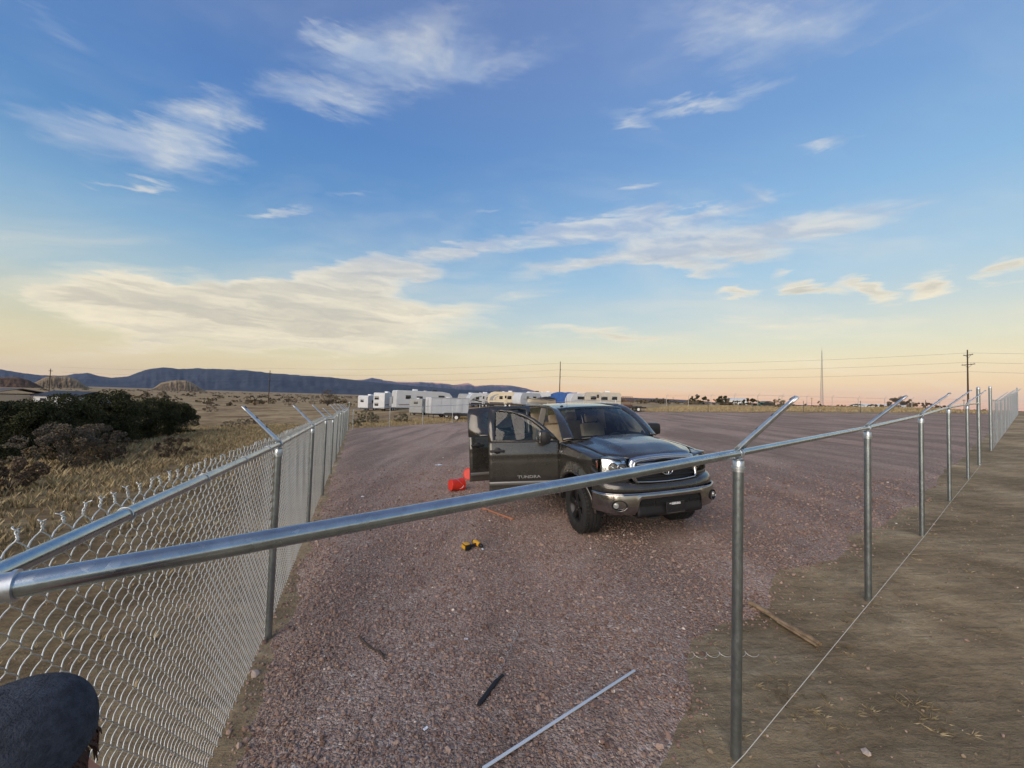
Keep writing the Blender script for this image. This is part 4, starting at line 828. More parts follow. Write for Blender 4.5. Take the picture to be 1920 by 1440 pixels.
# --- wheels
def make_wheel():
    root = bpy.data.objects.new('wheel', None); COL.objects.link(root); root.parent = truck
    Rx = Matrix.Rotation(-PI/2, 4, 'X')                        # lathe axis -> +Y (outboard)
    b = MB(); R_, w = WR, .142
    prof = [(.235, -w+.015), (.27, -w-.004), (.33, -w-.008), (.375, -w+.008), (R_-.010, -w+.03)]
    for k, (g0, g1) in enumerate(((-.088, -.076), (-.030, -.018), (.018, .030), (.076, .088))): prof += [(R_-.001, g0), (R_-.012, g0+.002), (R_-.012, g1-.002), (R_-.001, g1)]
    prof += [(R_-.010, w-.03), (.375, w-.008), (.33, w+.008), (.27, w+.004), (.235, w-.015)]
    b.lathe(prof, 64, Rx, cap=False); b.build('tyre', RUBBER, root, 30)
    b = MB()
    for k in range(44):
        for s_ in (-1, 1):
            a = 2*PI*(k+.25*s_)/44; M_ = Matrix.Rotation(a, 4, 'Y') @ Matrix.Translation((0, s_*.112, R_-.008)); b.box((0, 0, 0), (.036, .046, .016), M_)
        a = 2*PI*(k+.5)/44; M_ = Matrix.Rotation(a, 4, 'Y') @ Matrix.Translation((0, 0, R_-.005)) @ Matrix.Rotation(.4, 4, 'Z')
        b.box((0, .053, 0), (.034, .034, .009), M_); b.box((0, -.053, 0), (.034, .034, .009), M_)
    b.build('tread', RUBBER, root, None, kind='stuff')
    b = MB(); b.lathe([(.242, -.12), (.248, -.10), (.225, -.08), (.215, .04), (.235, .105), (.250, .118), (.246, .128), (.226, .112), (.20, .03), (.20, -.1)], 48, Rx, cap=False)
    rim = b.build('rim', GUN, root, 40)
    for k in range(5):
        b = MB(); M_ = Matrix.Rotation(2*PI*k/5, 4, 'Y')
        b.add([(-.036, .065, .03), (.036, .065, .03), (.036, .10, .03), (-.036, .10, .03), (-.055, .085, .225), (.055, .085, .225), (.055, .112, .228), (-.055, .112, .228)], [(0, 1, 5, 4), (3, 7, 6, 2), (0, 3, 2, 1), (4, 5, 6, 7), (0, 4, 7, 3), (1, 2, 6, 5)], M_)
        b.build('spoke', GUN, rim, 30, bevel=.008)
    b = MB(); b.lathe([(.085, .05), (.085, .095), (.06, .108), (.045, .118), (.002, .12)], 24, Rx); b.build('hub_cap', GUN, rim, 40)
    for k in range(5):
        a = 2*PI*(k+.5)/5; b = MB(); b.lathe([(.012, 0), (.012, .016), (.004, .018)], 8, Matrix.Translation((.066*math.sin(a), .098, .066*math.cos(a))) @ Rx); b.build('lug_nut', CHROME, rim, 40)
    b = MB(); b.lathe([(.19, 0), (.19, .02), (.05, .022)], 30, Rx); b.build('brake_disc', DISC, root, 40)
    b = MB(); b.lathe([(.22, -.11), (.22, -.04), (.05, -.03)], 30, Rx, cap=False); b.build('wheel_well', BLACKP, root, 40)
    return root
w0 = make_wheel()
for i, (x, sd, st_) in enumerate(((WX, 1, -4), (WX, -1, -4), (RWX, 1, 0), (RWX, -1, 0))):
    o = w0 if i == 0 else copy_tree(w0, truck)
    o.location = (x, sd*.855, WR-.004); o.rotation_euler = (0, random.uniform(0, 3) if i else .4, (0 if sd > 0 else PI)+rad(st_))
bpy.context.view_layer.update()
truck.matrix_world = Matrix.Translation((TX, TY, .05+.0537*TX-.004*TY+TRUCK_LIFT)) @ mw @ Matrix.Scale(TS, 4)

# ------------------------------------------------------------------ mountains and hills
def fbm2(x, y, oct=5, seed=0, ridged=False):
    tot = np.zeros(np.broadcast(x, y).shape); amp = 1; s = 1; norm = 0; r = np.random.default_rng(seed)
    tab = r.uniform(0, 1, (64, 64))
    for o in range(oct):
        xx, yy = x*s+o*17.3, y*s+o*9.1; xi, yi = np.floor(xx).astype(int), np.floor(yy).astype(int); fx_, fy_ = xx-xi, yy-yi; fx_ = fx_*fx_*(3-2*fx_); fy_ = fy_*fy_*(3-2*fy_)
        g = lambda a, b: tab[a % 64, b % 64]
        v = (g(xi, yi)*(1-fx_)+g(xi+1, yi)*fx_)*(1-fy_)+(g(xi, yi+1)*(1-fx_)+g(xi+1, yi+1)*fx_)*fy_
        if ridged: v = 1-abs(2*v-1)
        tot = tot+v*amp; norm += amp; amp *= .5; s *= 2.03
    return tot/norm
def hill_mat(name, lowc, highc, rock_glow_c, scale, rock_glow0, rock_glow1, bumpd):
    mt = bpy.data.materials.new(name); mt.use_nodes = True; T = NT(mt.node_tree); b = T.n['Principled BSDF']
    P = T.node('ShaderNodeNewGeometry').outputs['Position']; n1 = T.noise(P, scale, 8, .62, .3); n2 = T.noise(P, scale*7, 6, .65)
    base = T.mix(T.maprange(T.add(T.mul(n1, .6), T.mul(n2, .4)), .38, .62), lowc, highc)
    h = T.node('ShaderNodeAttribute', attribute_name='rel').outputs['Fac']
    rk = T.maprange(T.add(h, T.mul(T.sub(n1, .5), 1.1)), rock_glow0, rock_glow1)  # bare rock towards the crest; on the far peaks, painted alpenglow
    T.l.new(T.mix(rk, base, rock_glow_c), b.inputs['Base Color']); b.inputs['Roughness'].default_value = 1; b.inputs['Specular IOR Level'].default_value = .05
    T.l.new(T.bump(T.add(n1, T.mul(n2, .5)), .6, bumpd), b.inputs['Normal']); return mt
def ridge(name, sky, D, front, back, foot, m_, rough=.12, cols=260, seed=1, gul=6., label=None, cat=None, kind='structure'):
    """a range whose crest runs along the given skyline at distance D; it slopes down to the plain in front and behind"""
    pxs = np.linspace(sky[0][0], sky[-1][0], cols); pys = np.interp(pxs, [p[0] for p in sky], [p[1] for p in sky])
    rows = 34; V = []; rel = []
    cr = np.array([at_depth(a, c, D)[:] for a, c in zip(pxs, pys)])
    sm_ = (fbm2(pxs*.09, np.zeros(cols), 4, seed)-.5)*(cr[:, 2]-foot)*.10; cr[:, 2] += sm_*.6
    for j in range(rows):
        v = j/(rows-1); t = v/.72 if v < .72 else 1-(v-.72)/.28
        k = 1-front*(1-t) if v < .72 else 1+back*(1-t)
        x, y = cr[:, 0]*k, cr[:, 1]*k
        g = fbm2(pxs*gul/60, np.full(cols, v*2.2), 5, seed+3, True)-.55; hgt = cr[:, 2]-foot
        shape = t**1.25
        z = foot+hgt*np.clip(shape+g*rough*3*t*(1-t)*2.2*(v < .72), 0, 1)*(1)
        V.append(np.stack([x, y, z], -1)); rel.append(np.full(cols, t))
    V = np.array(V).transpose(1, 0, 2).reshape(-1, 3); rel = np.array(rel).T.ravel()
    I = np.arange(cols*rows).reshape(cols, rows); F = np.stack([I[:-1, :-1], I[1:, :-1], I[1:, 1:], I[:-1, 1:]], -1).reshape(-1, 4)
    me = np_mesh(name, V, F, m_); a = me.attributes.new('rel', 'FLOAT', 'POINT'); a.data.foreach_set('value', rel.astype(np.float32))
    return link(name, me, kind=kind, label=label, cat=cat)
FOREST = hill_mat('forested_slope', (.020, .032, .045, 1), (.046, .058, .072, 1), (.18, .15, .15, 1), .0012, .95, 1.5, 60)  # forest greens shifted blue to paint in the distant air
GLOW_PEAKS = hill_mat('alpenglow_peaks', (.05, .06, .085, 1), (.10, .10, .12, 1), (.62, .33, .25, 1), .0016, .80, 1.12, 80)  # pink tops are alpenglow painted into the colour; blue-grey base includes distant air
LOWHILL = hill_mat('low_hills', (.06, .06, .055, 1), (.11, .095, .08, 1), (.16, .12, .10, 1), .002, .9, 1.4, 30)
BLUFF = hill_mat('sandstone_bluff', (.11, .085, .055, 1), (.19, .145, .09, 1), (.26, .205, .13, 1), .02, .55, .95, 6)
DARKHILL = hill_mat('scrub_hill', (.05, .035, .025, 1), (.11, .07, .045, 1), (.16, .10, .065, 1), .02, .8, 1.2, 4)
ridge('far_mountains', [(520, 722), (600, 716), (640, 713), (680, 711.5), (697, 707.5), (715, 711), (740, 715), (800, 716), (830, 718), (850, 721), (865, 719), (878, 717.5), (890, 723), (905, 722), (930, 721), (960, 722.5), (985, 727), (1005, 733), (1040, 740), (1090, 748)], 12000, .35, .3, -20, GLOW_PEAKS, .16, seed=5, gul=9)
ridge('mountains', [(-800, 692), (-640, 676), (-400, 678), (-200, 684), (0, 691), (30, 697), (60, 701), (95, 704), (125, 703.5), (140, 700), (165, 698.5), (185, 704), (210, 708), (240, 705), (270, 693), (290, 689), (310, 688), (330, 690), (350, 691), (370, 689), (400, 690), (440, 692), (470, 694), (500, 698), (540, 701), (580, 703.5), (620, 706.5), (660, 711), (700, 716), (740, 720), (780, 723), (815, 726), (860, 729.5), (900, 732), (950, 734.5), (1000, 737), (1040, 738.5), (1080, 741), (1140, 747)], 7000, .28, .25, -12, FOREST, .14, cols=480, seed=2, gul=7)
ridge('low_hills', [(980, 745), (1040, 739), (1075, 737), (1100, 741), (1150, 744), (1200, 746), (1240, 747), (1290, 750), (1320, 752), (1350, 755.5), (1380, 756), (1400, 754.5), (1430, 757), (1460, 759), (1500, 759), (1560, 760.5), (1620, 762), (1700, 765), (1800, 769.5), (1960, 775), (2300, 784), (2600, 797)], 5500, .4, .3, -8, LOWHILL, .10, seed=8, gul=5)
ridge('bluff', [(40, 728), (60, 720), (75, 712), (85, 706.5), (100, 704.5), (115, 705), (130, 705.5), (145, 711), (160, 722), (175, 731)], 850, .16, .16, -7, BLUFF, .2, cols=90, seed=11, gul=40)
ridge('bluff', [(275, 734), (290, 726), (302, 717), (320, 713.5), (335, 712), (350, 713), (362, 718), (376, 727), (392, 735)], 1050, .14, .14, -8, BLUFF, .2, cols=90, seed=14, gul=40)
ridge('scrub_hill', [(-160, 716), (-60, 710), (0, 707), (30, 706), (52, 711), (75, 723), (95, 732)], 620, .2, .16, -6, DARKHILL, .2, cols=90, seed=17, gul=30)
# ------------------------------------------------------------------ poles and wires
WOOD = mat('pole_wood', (.055, .038, .028), .9, noise=.25, nscale=3); INSUL = mat('insulator', (.35, .35, .36), .3); CABLE = mat('power_cable', (.12, .12, .12), .6)
def utility_pole(x, y, h, arms, label, yaw):
    z0 = floor_z(x, y); r = empty('utility_pole', (x, y, z0), yaw, label=label, cat='utility pole', group='utility poles along the power line')
    b = MB(); b.tube([(0, 0, -.5), (0, 0, h)], [.17, .10], 10); b.build('pole', WOOD, r, 40)
    for zz, w in arms:
        b = MB(); b.box((0, .12, zz), (w, .10, .12)); b.tube([(-w*.3, .12, zz-.02), (0, .10, zz-.7)], .025, 5); b.tube([(w*.3, .12, zz-.02), (0, .10, zz-.7)], .025, 5); a = b.build('crossarm', WOOD, r)
        for xx in (-w*.45, w*.45, w*.2): q = MB(); q.lathe([(.05, 0), (.07, .06), (.04, .10), (.06, .16), (.02, .2)], 8, Matrix.Translation((xx, .12, zz+.06))); q.build('insulator', INSUL, a)
    return r
PL = [(176, 45), (95, 80), (14.3, 115), (-84.5, 134), (-185, 154)]
ll = ['tall dark utility pole with two crossarms near the fence end, far right', None, 'utility pole rising behind the parked trailers, above the truck', 'utility pole standing in the meadow beyond the left fence', 'utility pole in front of the pale bluff at far left']
ll = [ll[0], ll[0], ll[2], ll[3], ll[4]]
for i, (x, y) in enumerate(PL):
    if i == 0: continue
    utility_pole(x, y, (0, 13.0, 12.9, 11.6, 11.5)[i], [(11.9, 2.0), (9.9, 2.8)] if i == 1 else [(10.6, 1.2), (8.3, 1.2)], ll[i], math.atan2(19, -99.7)+PI/2)
wires = [(12.35, -.3), (10.4, 1.2), (8.4, -1.3)]
for k, (zw, ox) in enumerate(wires):
    b = MB(); pts = []
    for i in range(len(PL)-1):
        a, c_ = PL[i], PL[i+1]; za = floor_z(*a)+zw; zb = floor_z(*c_)+zw
        for q in range(0, 20): t = q/20; pts.append((a[0]*(1-t)+c_[0]*t, a[1]*(1-t)+c_[1]*t+ox*.3, za*(1-t)+zb*t-4*1.0*t*(1-t)))
    b.tube(pts, .018, 4); b.build('power_cable', CABLE, label=('topmost', 'middle', 'lowest')[k]+' power cable sagging between the utility poles', cat='cable')
for px, D, h, lab in ((1522, 320, 8.5, 'small distant wooden pole left of the radio mast'), (1807.5, 240, 8, 'short T-topped pole beyond the far end of the bare fence frame'), (1262, 420, 7, 'tiny distant pole on the plain right of the truck roof')):
    q = at_depth(px, 760, D); r = empty('distant_pole', (q.x, q.y, floor_z(q.x, q.y)), label=lab, cat='pole'); b = MB(); b.cyl((0, 0, -.3), (0, 0, h), .16, 8, .12); b.build('pole', WOOD, r, 40); b = MB(); b.box((0, 0, h-.5), (2.4, .14, .16)); b.build('crossarm', WOOD, r)
# radio mast
q = at_depth(1541, 758, 520); r = empty('radio_mast', (q.x, q.y, floor_z(q.x, q.y)), label='tall slender lattice radio mast on the right horizon', cat='mast')
STEELG = mat('mast_steel', (.30, .31, .33), .5, .6)
H_ = 79.; leg = lambda k, z: Vector(((1.9*(1-z/H_)+.28)*math.cos(2*PI*k/3), (1.9*(1-z/H_)+.28)*math.sin(2*PI*k/3), z))
for k in range(3): b = MB(); b.tube([leg(k, -1), leg(k, H_)], [.22, .12], 6); b.build('leg', STEELG, r, 40)
b = MB()
for i in range(26):
    z0, z1 = H_*i/26, H_*(i+1)/26
    for k in range(3): b.tube([leg(k, z0), leg((k+1) % 3, z1)], .09, 4); b.tube([leg(k, z1), leg((k+1) % 3, z1)], .08, 4)
b.build('bracing', STEELG, r, kind='stuff')
b = MB(); b.cyl((0, 0, H_-1), (0, 0, H_+7), .14, 6, .05); b.build('antenna', STEELG, r)
for zz in (H_*.93, H_*.86): b = MB(); b.lathe([(.1, 0), (.8, .3), (.8, .4)], 12, Matrix.Translation((.8, -.5, zz)) @ Matrix.Rotation(PI/2, 4, 'X')); b.build('dish', WHITE, r, 40)
# street lamp
q = at_depth(1460, 764, 150); r = empty('street_lamp', (q.x, q.y, floor_z(q.x, q.y)), label='lone street lamp with a curved arm beyond the lot', cat='street lamp'); b = MB(); b.tube([(0, 0, -.3), (0, 0, 3.9), (.15, 0, 4.15), (.6, 0, 4.3), (1.7, 0, 4.35)], [.09, .07, .06, .05, .045], 8); b.build('pole', STEELG, r, 40); b = MB(); b.bbox((1.9, 0, 4.32), (.6, .26, .14), .05); b.build('lamp_head', STEELG, r, 40)
# ------------------------------------------------------------------ fences round the far side of the lot
def simple_fence(name, label, pts, h, post_r, m_, wires, arm=False, skip=(), wr=.006):
    r = empty(name, gpt(*pts[0]), label=label, cat='fence'); o = r.location.copy()
    P_ = [gpt(*p)-o for p in pts]
    for i, p in enumerate(P_):
        b = MB(); b.cyl(p+Vector((0, 0, -.2)), p+Vector((0, 0, h)), post_r, 8); po = b.build('post', m_, r, 40)
        if arm: b = MB(); b.tube([p+Vector((0, 0, h-.02)), p+Vector((.32, -.1, h+.38))], post_r*.8, 6); b.build('barb_arm', m_, po, 40)
    for z in wires:
        b = MB(); b.tube([p+Vector((0, 0, z)) for p in P_], wr if z < h-.05 else max(wr, .018), 4); b.build('top_rail' if z > h-.06 else 'wire', GALVB if z > h-.06 else CABLE, r)
    return r
mixp = lambda a, b_, n: [(a[0]+(b_[0]-a[0])*k/n, a[1]+(b_[1]-a[1])*k/n) for k in range(n+1)]
simple_fence('storage_fence', 'thin silver fence between the gravel lot and the parked trailers', mixp((-13.5, 33.0), (14.5, 53.6), 11), 1.75, .03, GALVB, (1.74, .9, .2))
TPOST = mat('t_post', (.05, .06, .05), .7)
simple_fence('wire_fence', 'low wire fence on dark posts along the far right edge of the lot', mixp((17, 54.2), (44.8, 35.2), 7), 1.25, .025, TPOST, (1.1, .7, .35), wr=.004)
simple_fence('security_fence', 'pale posts with barbed-wire arms in the dry field beyond the lot', [(33+4.3*k, 82-.9*k) for k in range(15)], 2.1, .045, mat('pale_post', (.42, .42, .40), .6, .3), (2.1, 1.4, .7), arm=True)
# ------------------------------------------------------------------ caravans and trailers in the storage yard
RVW = mat('rv_white', (.50, .52, .54), .35, coat=.3, noise=.06, nscale=.8); RVC = mat('rv_cream', (.60, .52, .38), .4, coat=.3, noise=.06, nscale=.8); RVG = mat('rv_grey', (.26, .27, .27), .5, noise=.1, nscale=1); RVT = mat('rv_tan_old', (.42, .39, .33), .6, noise=.12, nscale=1.2)
RVD = mat('rv_dark', (.022, .023, .026), .35); WIN = mat('rv_window', (.012, .014, .018), .06, coat=.5); BLUET = mat('blue_tarp', (.03, .10, .32), .6, noise=.25, nscale=2.5, bump=.6, bscale=3); BLACKT = mat('black_cover', (.02, .021, .026), .7, noise=.2, nscale=2, bump=.5, bscale=3); RUST = mat('rusty_steel', (.16, .07, .045), .85, noise=.3, nscale=4); HUBW = mat('hub_white', (.65, .65, .63), .45); SILV = mat('silver_trim', (.45, .46, .48), .35, .6)
def road_wheel(parent, x, y, r=.36, w=.22, hub=HUBW):
    b = MB(); M_ = Matrix.Translation((x, y, r)) @ Matrix.Rotation(PI/2, 4, 'X')
    b.lathe([(r*.58, -w/2), (r*.9, -w/2), (r, -w*.3), (r, w*.3), (r*.9, w/2), (r*.58, w/2)], 18, M_); t = b.build('wheel', RUBBER, parent, 40)
    b = MB(); b.lathe([(r*.58, -w/2-.006), (r*.56, -w/2+.02), (r*.2, -w/2-.01), (.01, -w/2-.012)], 14, M_); b.lathe([(.01, w/2+.012), (r*.2, w/2+.01), (r*.56, w/2-.02), (r*.58, w/2+.006)], 14, M_); b.build('hub', hub, t, 40)
def place(px, D, yaw): q = at_depth(px, 760, D); return Vector((q.x, q.y, floor_z(q.x, q.y))), yaw
def caravan(px, D, yaw, L, h, label, body=RVW, w=2.4, floor=.55, nose='slope', wins=(), stripes=(), door=None, low=None, ac=1, rear_win=None, axle=-.3, extra=None, wheels=True, cap=None):
    loc, yw = place(px, D, yaw); r = empty('travel_trailer', loc, yw, label=label, cat='trailer', group='campers and trailers in the storage yard')
    l2 = L/2; t = h
    prof = {'slope': [(-l2, floor), (-l2-.02, t-.25), (-l2+.2, t), (l2-1.0, t), (l2-.55, t-.12), (l2-.12, t-.85), (l2, floor+.75), (l2-.18, floor+.1), (l2-.35, floor)],
            'round': [(-l2+.1, floor), (-l2-.05, floor+.5), (-l2, t-.4), (-l2+.3, t), (l2-1.5, t), (l2-.8, t-.2), (l2-.25, t-.8), (l2, floor+1.0), (l2-.1, floor+.4), (l2-.6, floor)],
            'fifth': [(-l2, floor), (-l2, t-.2), (-l2+.2, t), (l2-2.2, t), (l2-.7, t-.25), (l2-.08, t-.9), (l2, t-1.55), (l2-.2, t-1.75), (l2-2.3, t-1.85), (l2-2.5, floor)],
            'box': [(-l2, floor), (-l2, t-.08), (-l2+.08, t), (l2-.08, t), (l2, t-.08), (l2, floor)],
            'old': [(-l2+.1, floor), (-l2, floor+.4), (-l2, t-.3), (-l2+.25, t), (l2-.6, t), (l2-.2, t-.2), (l2, t-.8), (l2, floor+.3), (l2-.3, floor)]}[nose]
    b = MB(); b.prism(prof, -w/2, w/2, 'Y'); body_o = b.build('body', body, r, 30, bevel=.05)
    if cap:
        b = MB(); fp = [p for p in prof if p[0] > l2-2.0 or False]
        b.prism([(x, z) for x, z in prof if x > l2-1.6]+[(l2-1.6, floor), ][:0], -w/2-.012, w/2+.012, 'Y'); b.build('nose_cap', cap, r, 30)
    if low: b = MB(); b.prism([(-l2+.05, floor-.0), (-l2-.01, floor+.42), (l2-.42, floor+.42), (l2-.52, floor)], -w/2-.015, w/2+.015, 'Y'); b.build('lower_skirt', low, r)
    for sd in (-1, 1):
        for (x, z, ww, hh) in wins:
            b = MB(); b.bbox((x, sd*(w/2+.008), z), (ww+.08, .03, hh+.08), .02); f = b.build('window', RVD, r); b = MB(); b.bbox((x, sd*(w/2+.026), z), (ww, .012, hh), .02); b.build('pane', WIN, f)
        for pts_, m_ in stripes:
            b = MB(); b.prism(pts_, sd*(w/2+.002), sd*(w/2+.010), 'Y'); b.build('stripe', m_, r)
        if door is not None: b = MB(); b.bbox((door, sd*(w/2+.01), floor+.15+.95), (.72, .03, 1.85), .03); d_ = b.build('door', body, r); b = MB(); b.box((door, sd*(w/2+.03), floor+1.6), (.4, .012, .6)); b.build('pane', WIN, d_)
    if rear_win:
        x, z, ww, hh = rear_win
        b = MB(); b.bbox((-l2-.02, x, z), (.03, ww, hh), .02); b.build('window', WIN, r)
    for k in range(ac): b = MB(); b.bbox((-l2+L*(.35+.35*k), 0, t+.15), (.85, .7, .28), .08); b.build('air_conditioner', WHITE if k == 0 else RVD, r, 40)
    b = MB(); b.bbox((l2*.1, .5, t+.05), (.4, .4, .12), .03); b.build('roof_vent', WHITE, r, 40)
    b = MB(); b.box((0, 0, floor-.08), (L-.8, w-.5, .15)); b.build('chassis', RVD, r)
    if wheels:
        for sd in (-1, 1):
            for dx in ((-.42, .42) if L > 5 else (0,)): road_wheel(r, axle*l2*.5+dx, sd*(w/2-.16), .35)
    if nose not in ('fifth',):
        b = MB(); b.tube([(l2-.4, -.7, floor-.08), (l2+1.0, 0, floor-.08)], .05, 6); b.tube([(l2-.4, .7, floor-.08), (l2+1.0, 0, floor-.08)], .05, 6); b.cyl((l2+.75, 0, 0), (l2+.75, 0, floor+.3), .04, 8); b.build('hitch', RVD, r)
    else:
        for sd in (-.9, .9): b = MB(); b.cyl((l2-2.7, sd, -.02), (l2-2.7, sd, floor+.1), .06, 8); b.build('landing_leg', RVD, r)
    if L < 5 or nose in ('box', 'old', 'round', 'slope'):
        for sd in (-.9, .9): b = MB(); b.cyl((-l2+.4, sd, -.02), (-l2+.4, sd, floor), .04, 6); b.build('jack', RVD, r)
    return r
sw = lambda l2, z, m_: ([(-l2+.2, z), (l2*.2, z+.15), (l2-.8, z+.55), (l2-.9, z+.75), (l2*.1, z+.35), (-l2+.2, z+.12)], m_)
caravan(699, 83, rad(76), 7.0, 3.1, 'white travel trailer at the left end of the yard, small dark window in its end', wins=((-1.8, 1.9, .7, .5), (1.2, 1.95, 1.0, .55)), rear_win=(.2, 2.0, .75, .55), stripes=(sw(3.5, 1.3, RVG),), low=None, nose='slope')
q = caravan(731, 80, rad(80), 9.0, 3.65, 'tall white fifth-wheel camper with two dark rear windows, second from the left', nose='fifth', wins=((-2, 2.2, 1.0, .7), (.6, 2.2, .8, .7)), rear_win=(.5, 2.6, .9, .65), stripes=(sw(4.5, 1.2, RVD),), door=1.4)
for zz in (1.35,): b = MB(); b.bbox((-4.53, .5, zz), (.03, .8, .6), .02); b.build('window', WIN, q)
b = MB(); b.bbox((-1.5, -1.45, 1.9), (2.6, .5, 1.9), .04); b.build('slide_out', RVW, q)
caravan(793, 73, rad(36), 11.2, 3.7, 'longest white fifth-wheel camper in the yard, sloping nose to the right', nose='fifth', wins=((-3.4, 2.5, .9, .6), (-1.2, 2.4, 1.1, .55), (3.2, 2.7, 1.2, .45)), rear_win=(.7, 1.9, .3, 1.4), stripes=(sw(5.6, 1.1, SILV), ([(-5, 1.0), (-1, 1.15), (2.6, 1.5), (2.4, 1.62), (-1.5, 1.3), (-5, 1.12)], mat('maroon', (.16, .06, .07), .5))), ac=2, door=.8)
caravan(789, 58, rad(82), 4.0, 2.45, 'small grey and white trailer squeezed behind the white cargo trailer', body=RVG, nose='box', rear_win=(0, 1.9, .6, .35), ac=0, w=2.0, floor=.4)
r = caravan(839, 48.5, rad(30), 5.0, 2.5, 'plain white enclosed cargo trailer with rear doors, nearest in the yard', nose='box', ac=0, w=2.1, floor=.52, axle=-.35)
for x in (-.52, .52): b = MB(); b.bbox((-2.52, x, 1.48), (.03, .98, 1.8), .02); d_ = b.build('rear_door', RVW, r); b = MB(); b.cyl((-2.55, x*.3, .75), (-2.55, x*.3, 2.2), .018, 6); b.build('lock_rod', SILV, d_)
for k in range(5):
    b = MB(); b.box((-2.4+1.2*k, -1.056, 1.5), (.03, .012, 1.9)); b.build('panel_joint', SILV, r)
b = MB(); b.bbox((1.2, -1.065, 1.45), (.8, .03, 1.75), .02); b.build('side_door', RVW, r)
for z in (.56, 2.46): b = MB(); b.box((0, -1.06, z), (5.02, .03, .07)); b.build('edge_trim', SILV, r)
caravan(878, 90, rad(250), 6.5, 3.0, 'dark grey nosed trailer half hidden behind the cargo trailer', body=RVG, nose='slope', wins=((0, 1.9, .9, .6),), ac=1)
caravan(901, 86, rad(205), 6.4, 3.1, 'white travel trailer with a grey swoosh, left of the cream trailer', nose='round', wins=((1.2, 1.95, .7, .55), (-1.2, 1.95, .5, .5)), stripes=(([(3.0, 1.2), (2.2, 2.0), (.6, 2.5), (-.2, 2.5), (1.6, 1.7), (2.0, 1.2)], RVG), sw(3.2, 1.0, RVD)), low=RVD, door=-.2)
caravan(946, 84, rad(185), 7.6, 3.25, 'cream travel trailer with three dark windows and a brown lower skirt', body=RVC, nose='round', wins=((.9, 2.0, .65, .6), (-.9, 2.05, .85, .65), (-2.5, 2.15, .8, .95)), low=mat('rv_brown', (.06, .045, .035), .5), stripes=(([(3.4, 1.3), (3.1, 2.1), (2.2, 2.6), (1.2, 2.75), (2.2, 2.3), (2.6, 1.7), (2.5, 1.3)], RVG), ([(2.4, 1.35), (2.2, 2.0), (1.5, 2.35), (1.4, 2.2), (1.9, 1.9), (2.0, 1.35)], RVT)), door=-.1, ac=2)
caravan(987, 81, rad(222), 6.0, 3.0, 'white travel trailer showing its sloped front, right of the cream one', nose='slope', wins=((.8, 1.95, .6, .5), (-1.2, 2.0, .9, .5)), stripes=(sw(3.0, 1.1, SILV),), ac=1)
caravan(1018, 92, rad(180), 7.5, 3.2, 'white trailer roof showing behind the black-covered boat', nose='slope', wins=((1, 2.0, .8, .5), (-1.5, 2.0, .8, .5)), ac=2)
# boat on a trailer under a black cover
loc, _ = place(1016, 74, 0); r = empty('boat', loc, rad(176), label='pale boat under a sagging black cover in the storage yard', cat='boat')
def hull(u, v):
    x = -2.6+5.4*u; k = 1 if u < .55 else math.sqrt(max(0, 1-((u-.55)/.45)**2)); a = (v-.5)*2; y = a*1.15*k*(.55+.45*min(1, abs(a)*1.3)); z = .75+.95*abs(a)**1.6*(1)+.25*u*u
    return (x, y, z)
b = MB(); b.grid(hull, 20, 14); b.build('hull', mat('hull_cream', (.62, .58, .50), .3, coat=.6), r, 60)
b = MB(); b.grid(lambda u, v: (-2.7+5.6*u, (v-.5)*2.42*(1 if u < .55 else math.sqrt(max(0, 1-((u-.55)/.46)**2))), 1.66+.25*u*u+.55*math.sin(PI*min(1, u*1.25+.12))*max(0, 1-((v-.5)*2)**2)+.04*math.sin(u*23)-.12*abs((v-.5)*2)**6), 26, 12); b.build('boat_cover', BLACKT, r, 60)
b = MB(); b.box((-.2, 0, .45), (5.6, .14, .12)); b.box((-.8, 0, .5), (.12, 1.9, .5)); b.build('boat_trailer', RVD, r)
for sd in (-1, 1): road_wheel(r, -.8, sd*.98, .32)
# camper under a blue tarp
loc, _ = place(1058, 79, 0); r = empty('tarped_camper', loc, rad(3), label='camper wrapped in a bright blue tarp behind the truck roof', cat='camper')
b = MB(); b.grid(lambda u, v: ((u-.5)*(5.2+.25*math.sin(v*9)), -1.25+2.5*(0 if v < .25 else 1 if v > .75 else (v-.25)*2), (.55+2.35*min(1, v*4) if v < .25 else .55+2.35*min(1, (1-v)*4) if v > .75 else 2.9+.16*math.sin((v-.25)*2*PI))+.05*math.sin(u*17+v*5)-.35*max(0, (.2-u)/.2)**2), 30, 24); b.build('tarp', BLUET, r, 60)
b = MB(); b.box((0, 0, 1.0), (4.9, 2.2, 1.0)); b.build('body', RVW, r)
for sd in (-1, 1): road_wheel(r, -.3, sd*1.0, .34)
caravan(1083, 67, rad(200), 4.0, 2.75, 'small white camper with a slanted front, right of the blue tarp', nose='slope', wins=((-.2, 1.95, 1.6, .45),), ac=0, w=2.1, stripes=(([(-1.9, 1.5), (1.2, 1.5), (1.2, 1.58), (-1.9, 1.58)], SILV),))
caravan(1128, 66, rad(178), 6.0, 2.85, 'weathered beige motorhome-style trailer directly behind the truck cab', body=RVT, nose='old', wins=((1.6, 1.85, .9, .5), (-.2, 1.85, 1.0, .45), (-1.9, 1.9, .8, .5)), ac=1, stripes=(([(-2.9, 1.35), (2.8, 1.35), (2.8, 1.5), (-2.9, 1.5)], RVG),), door=.9)
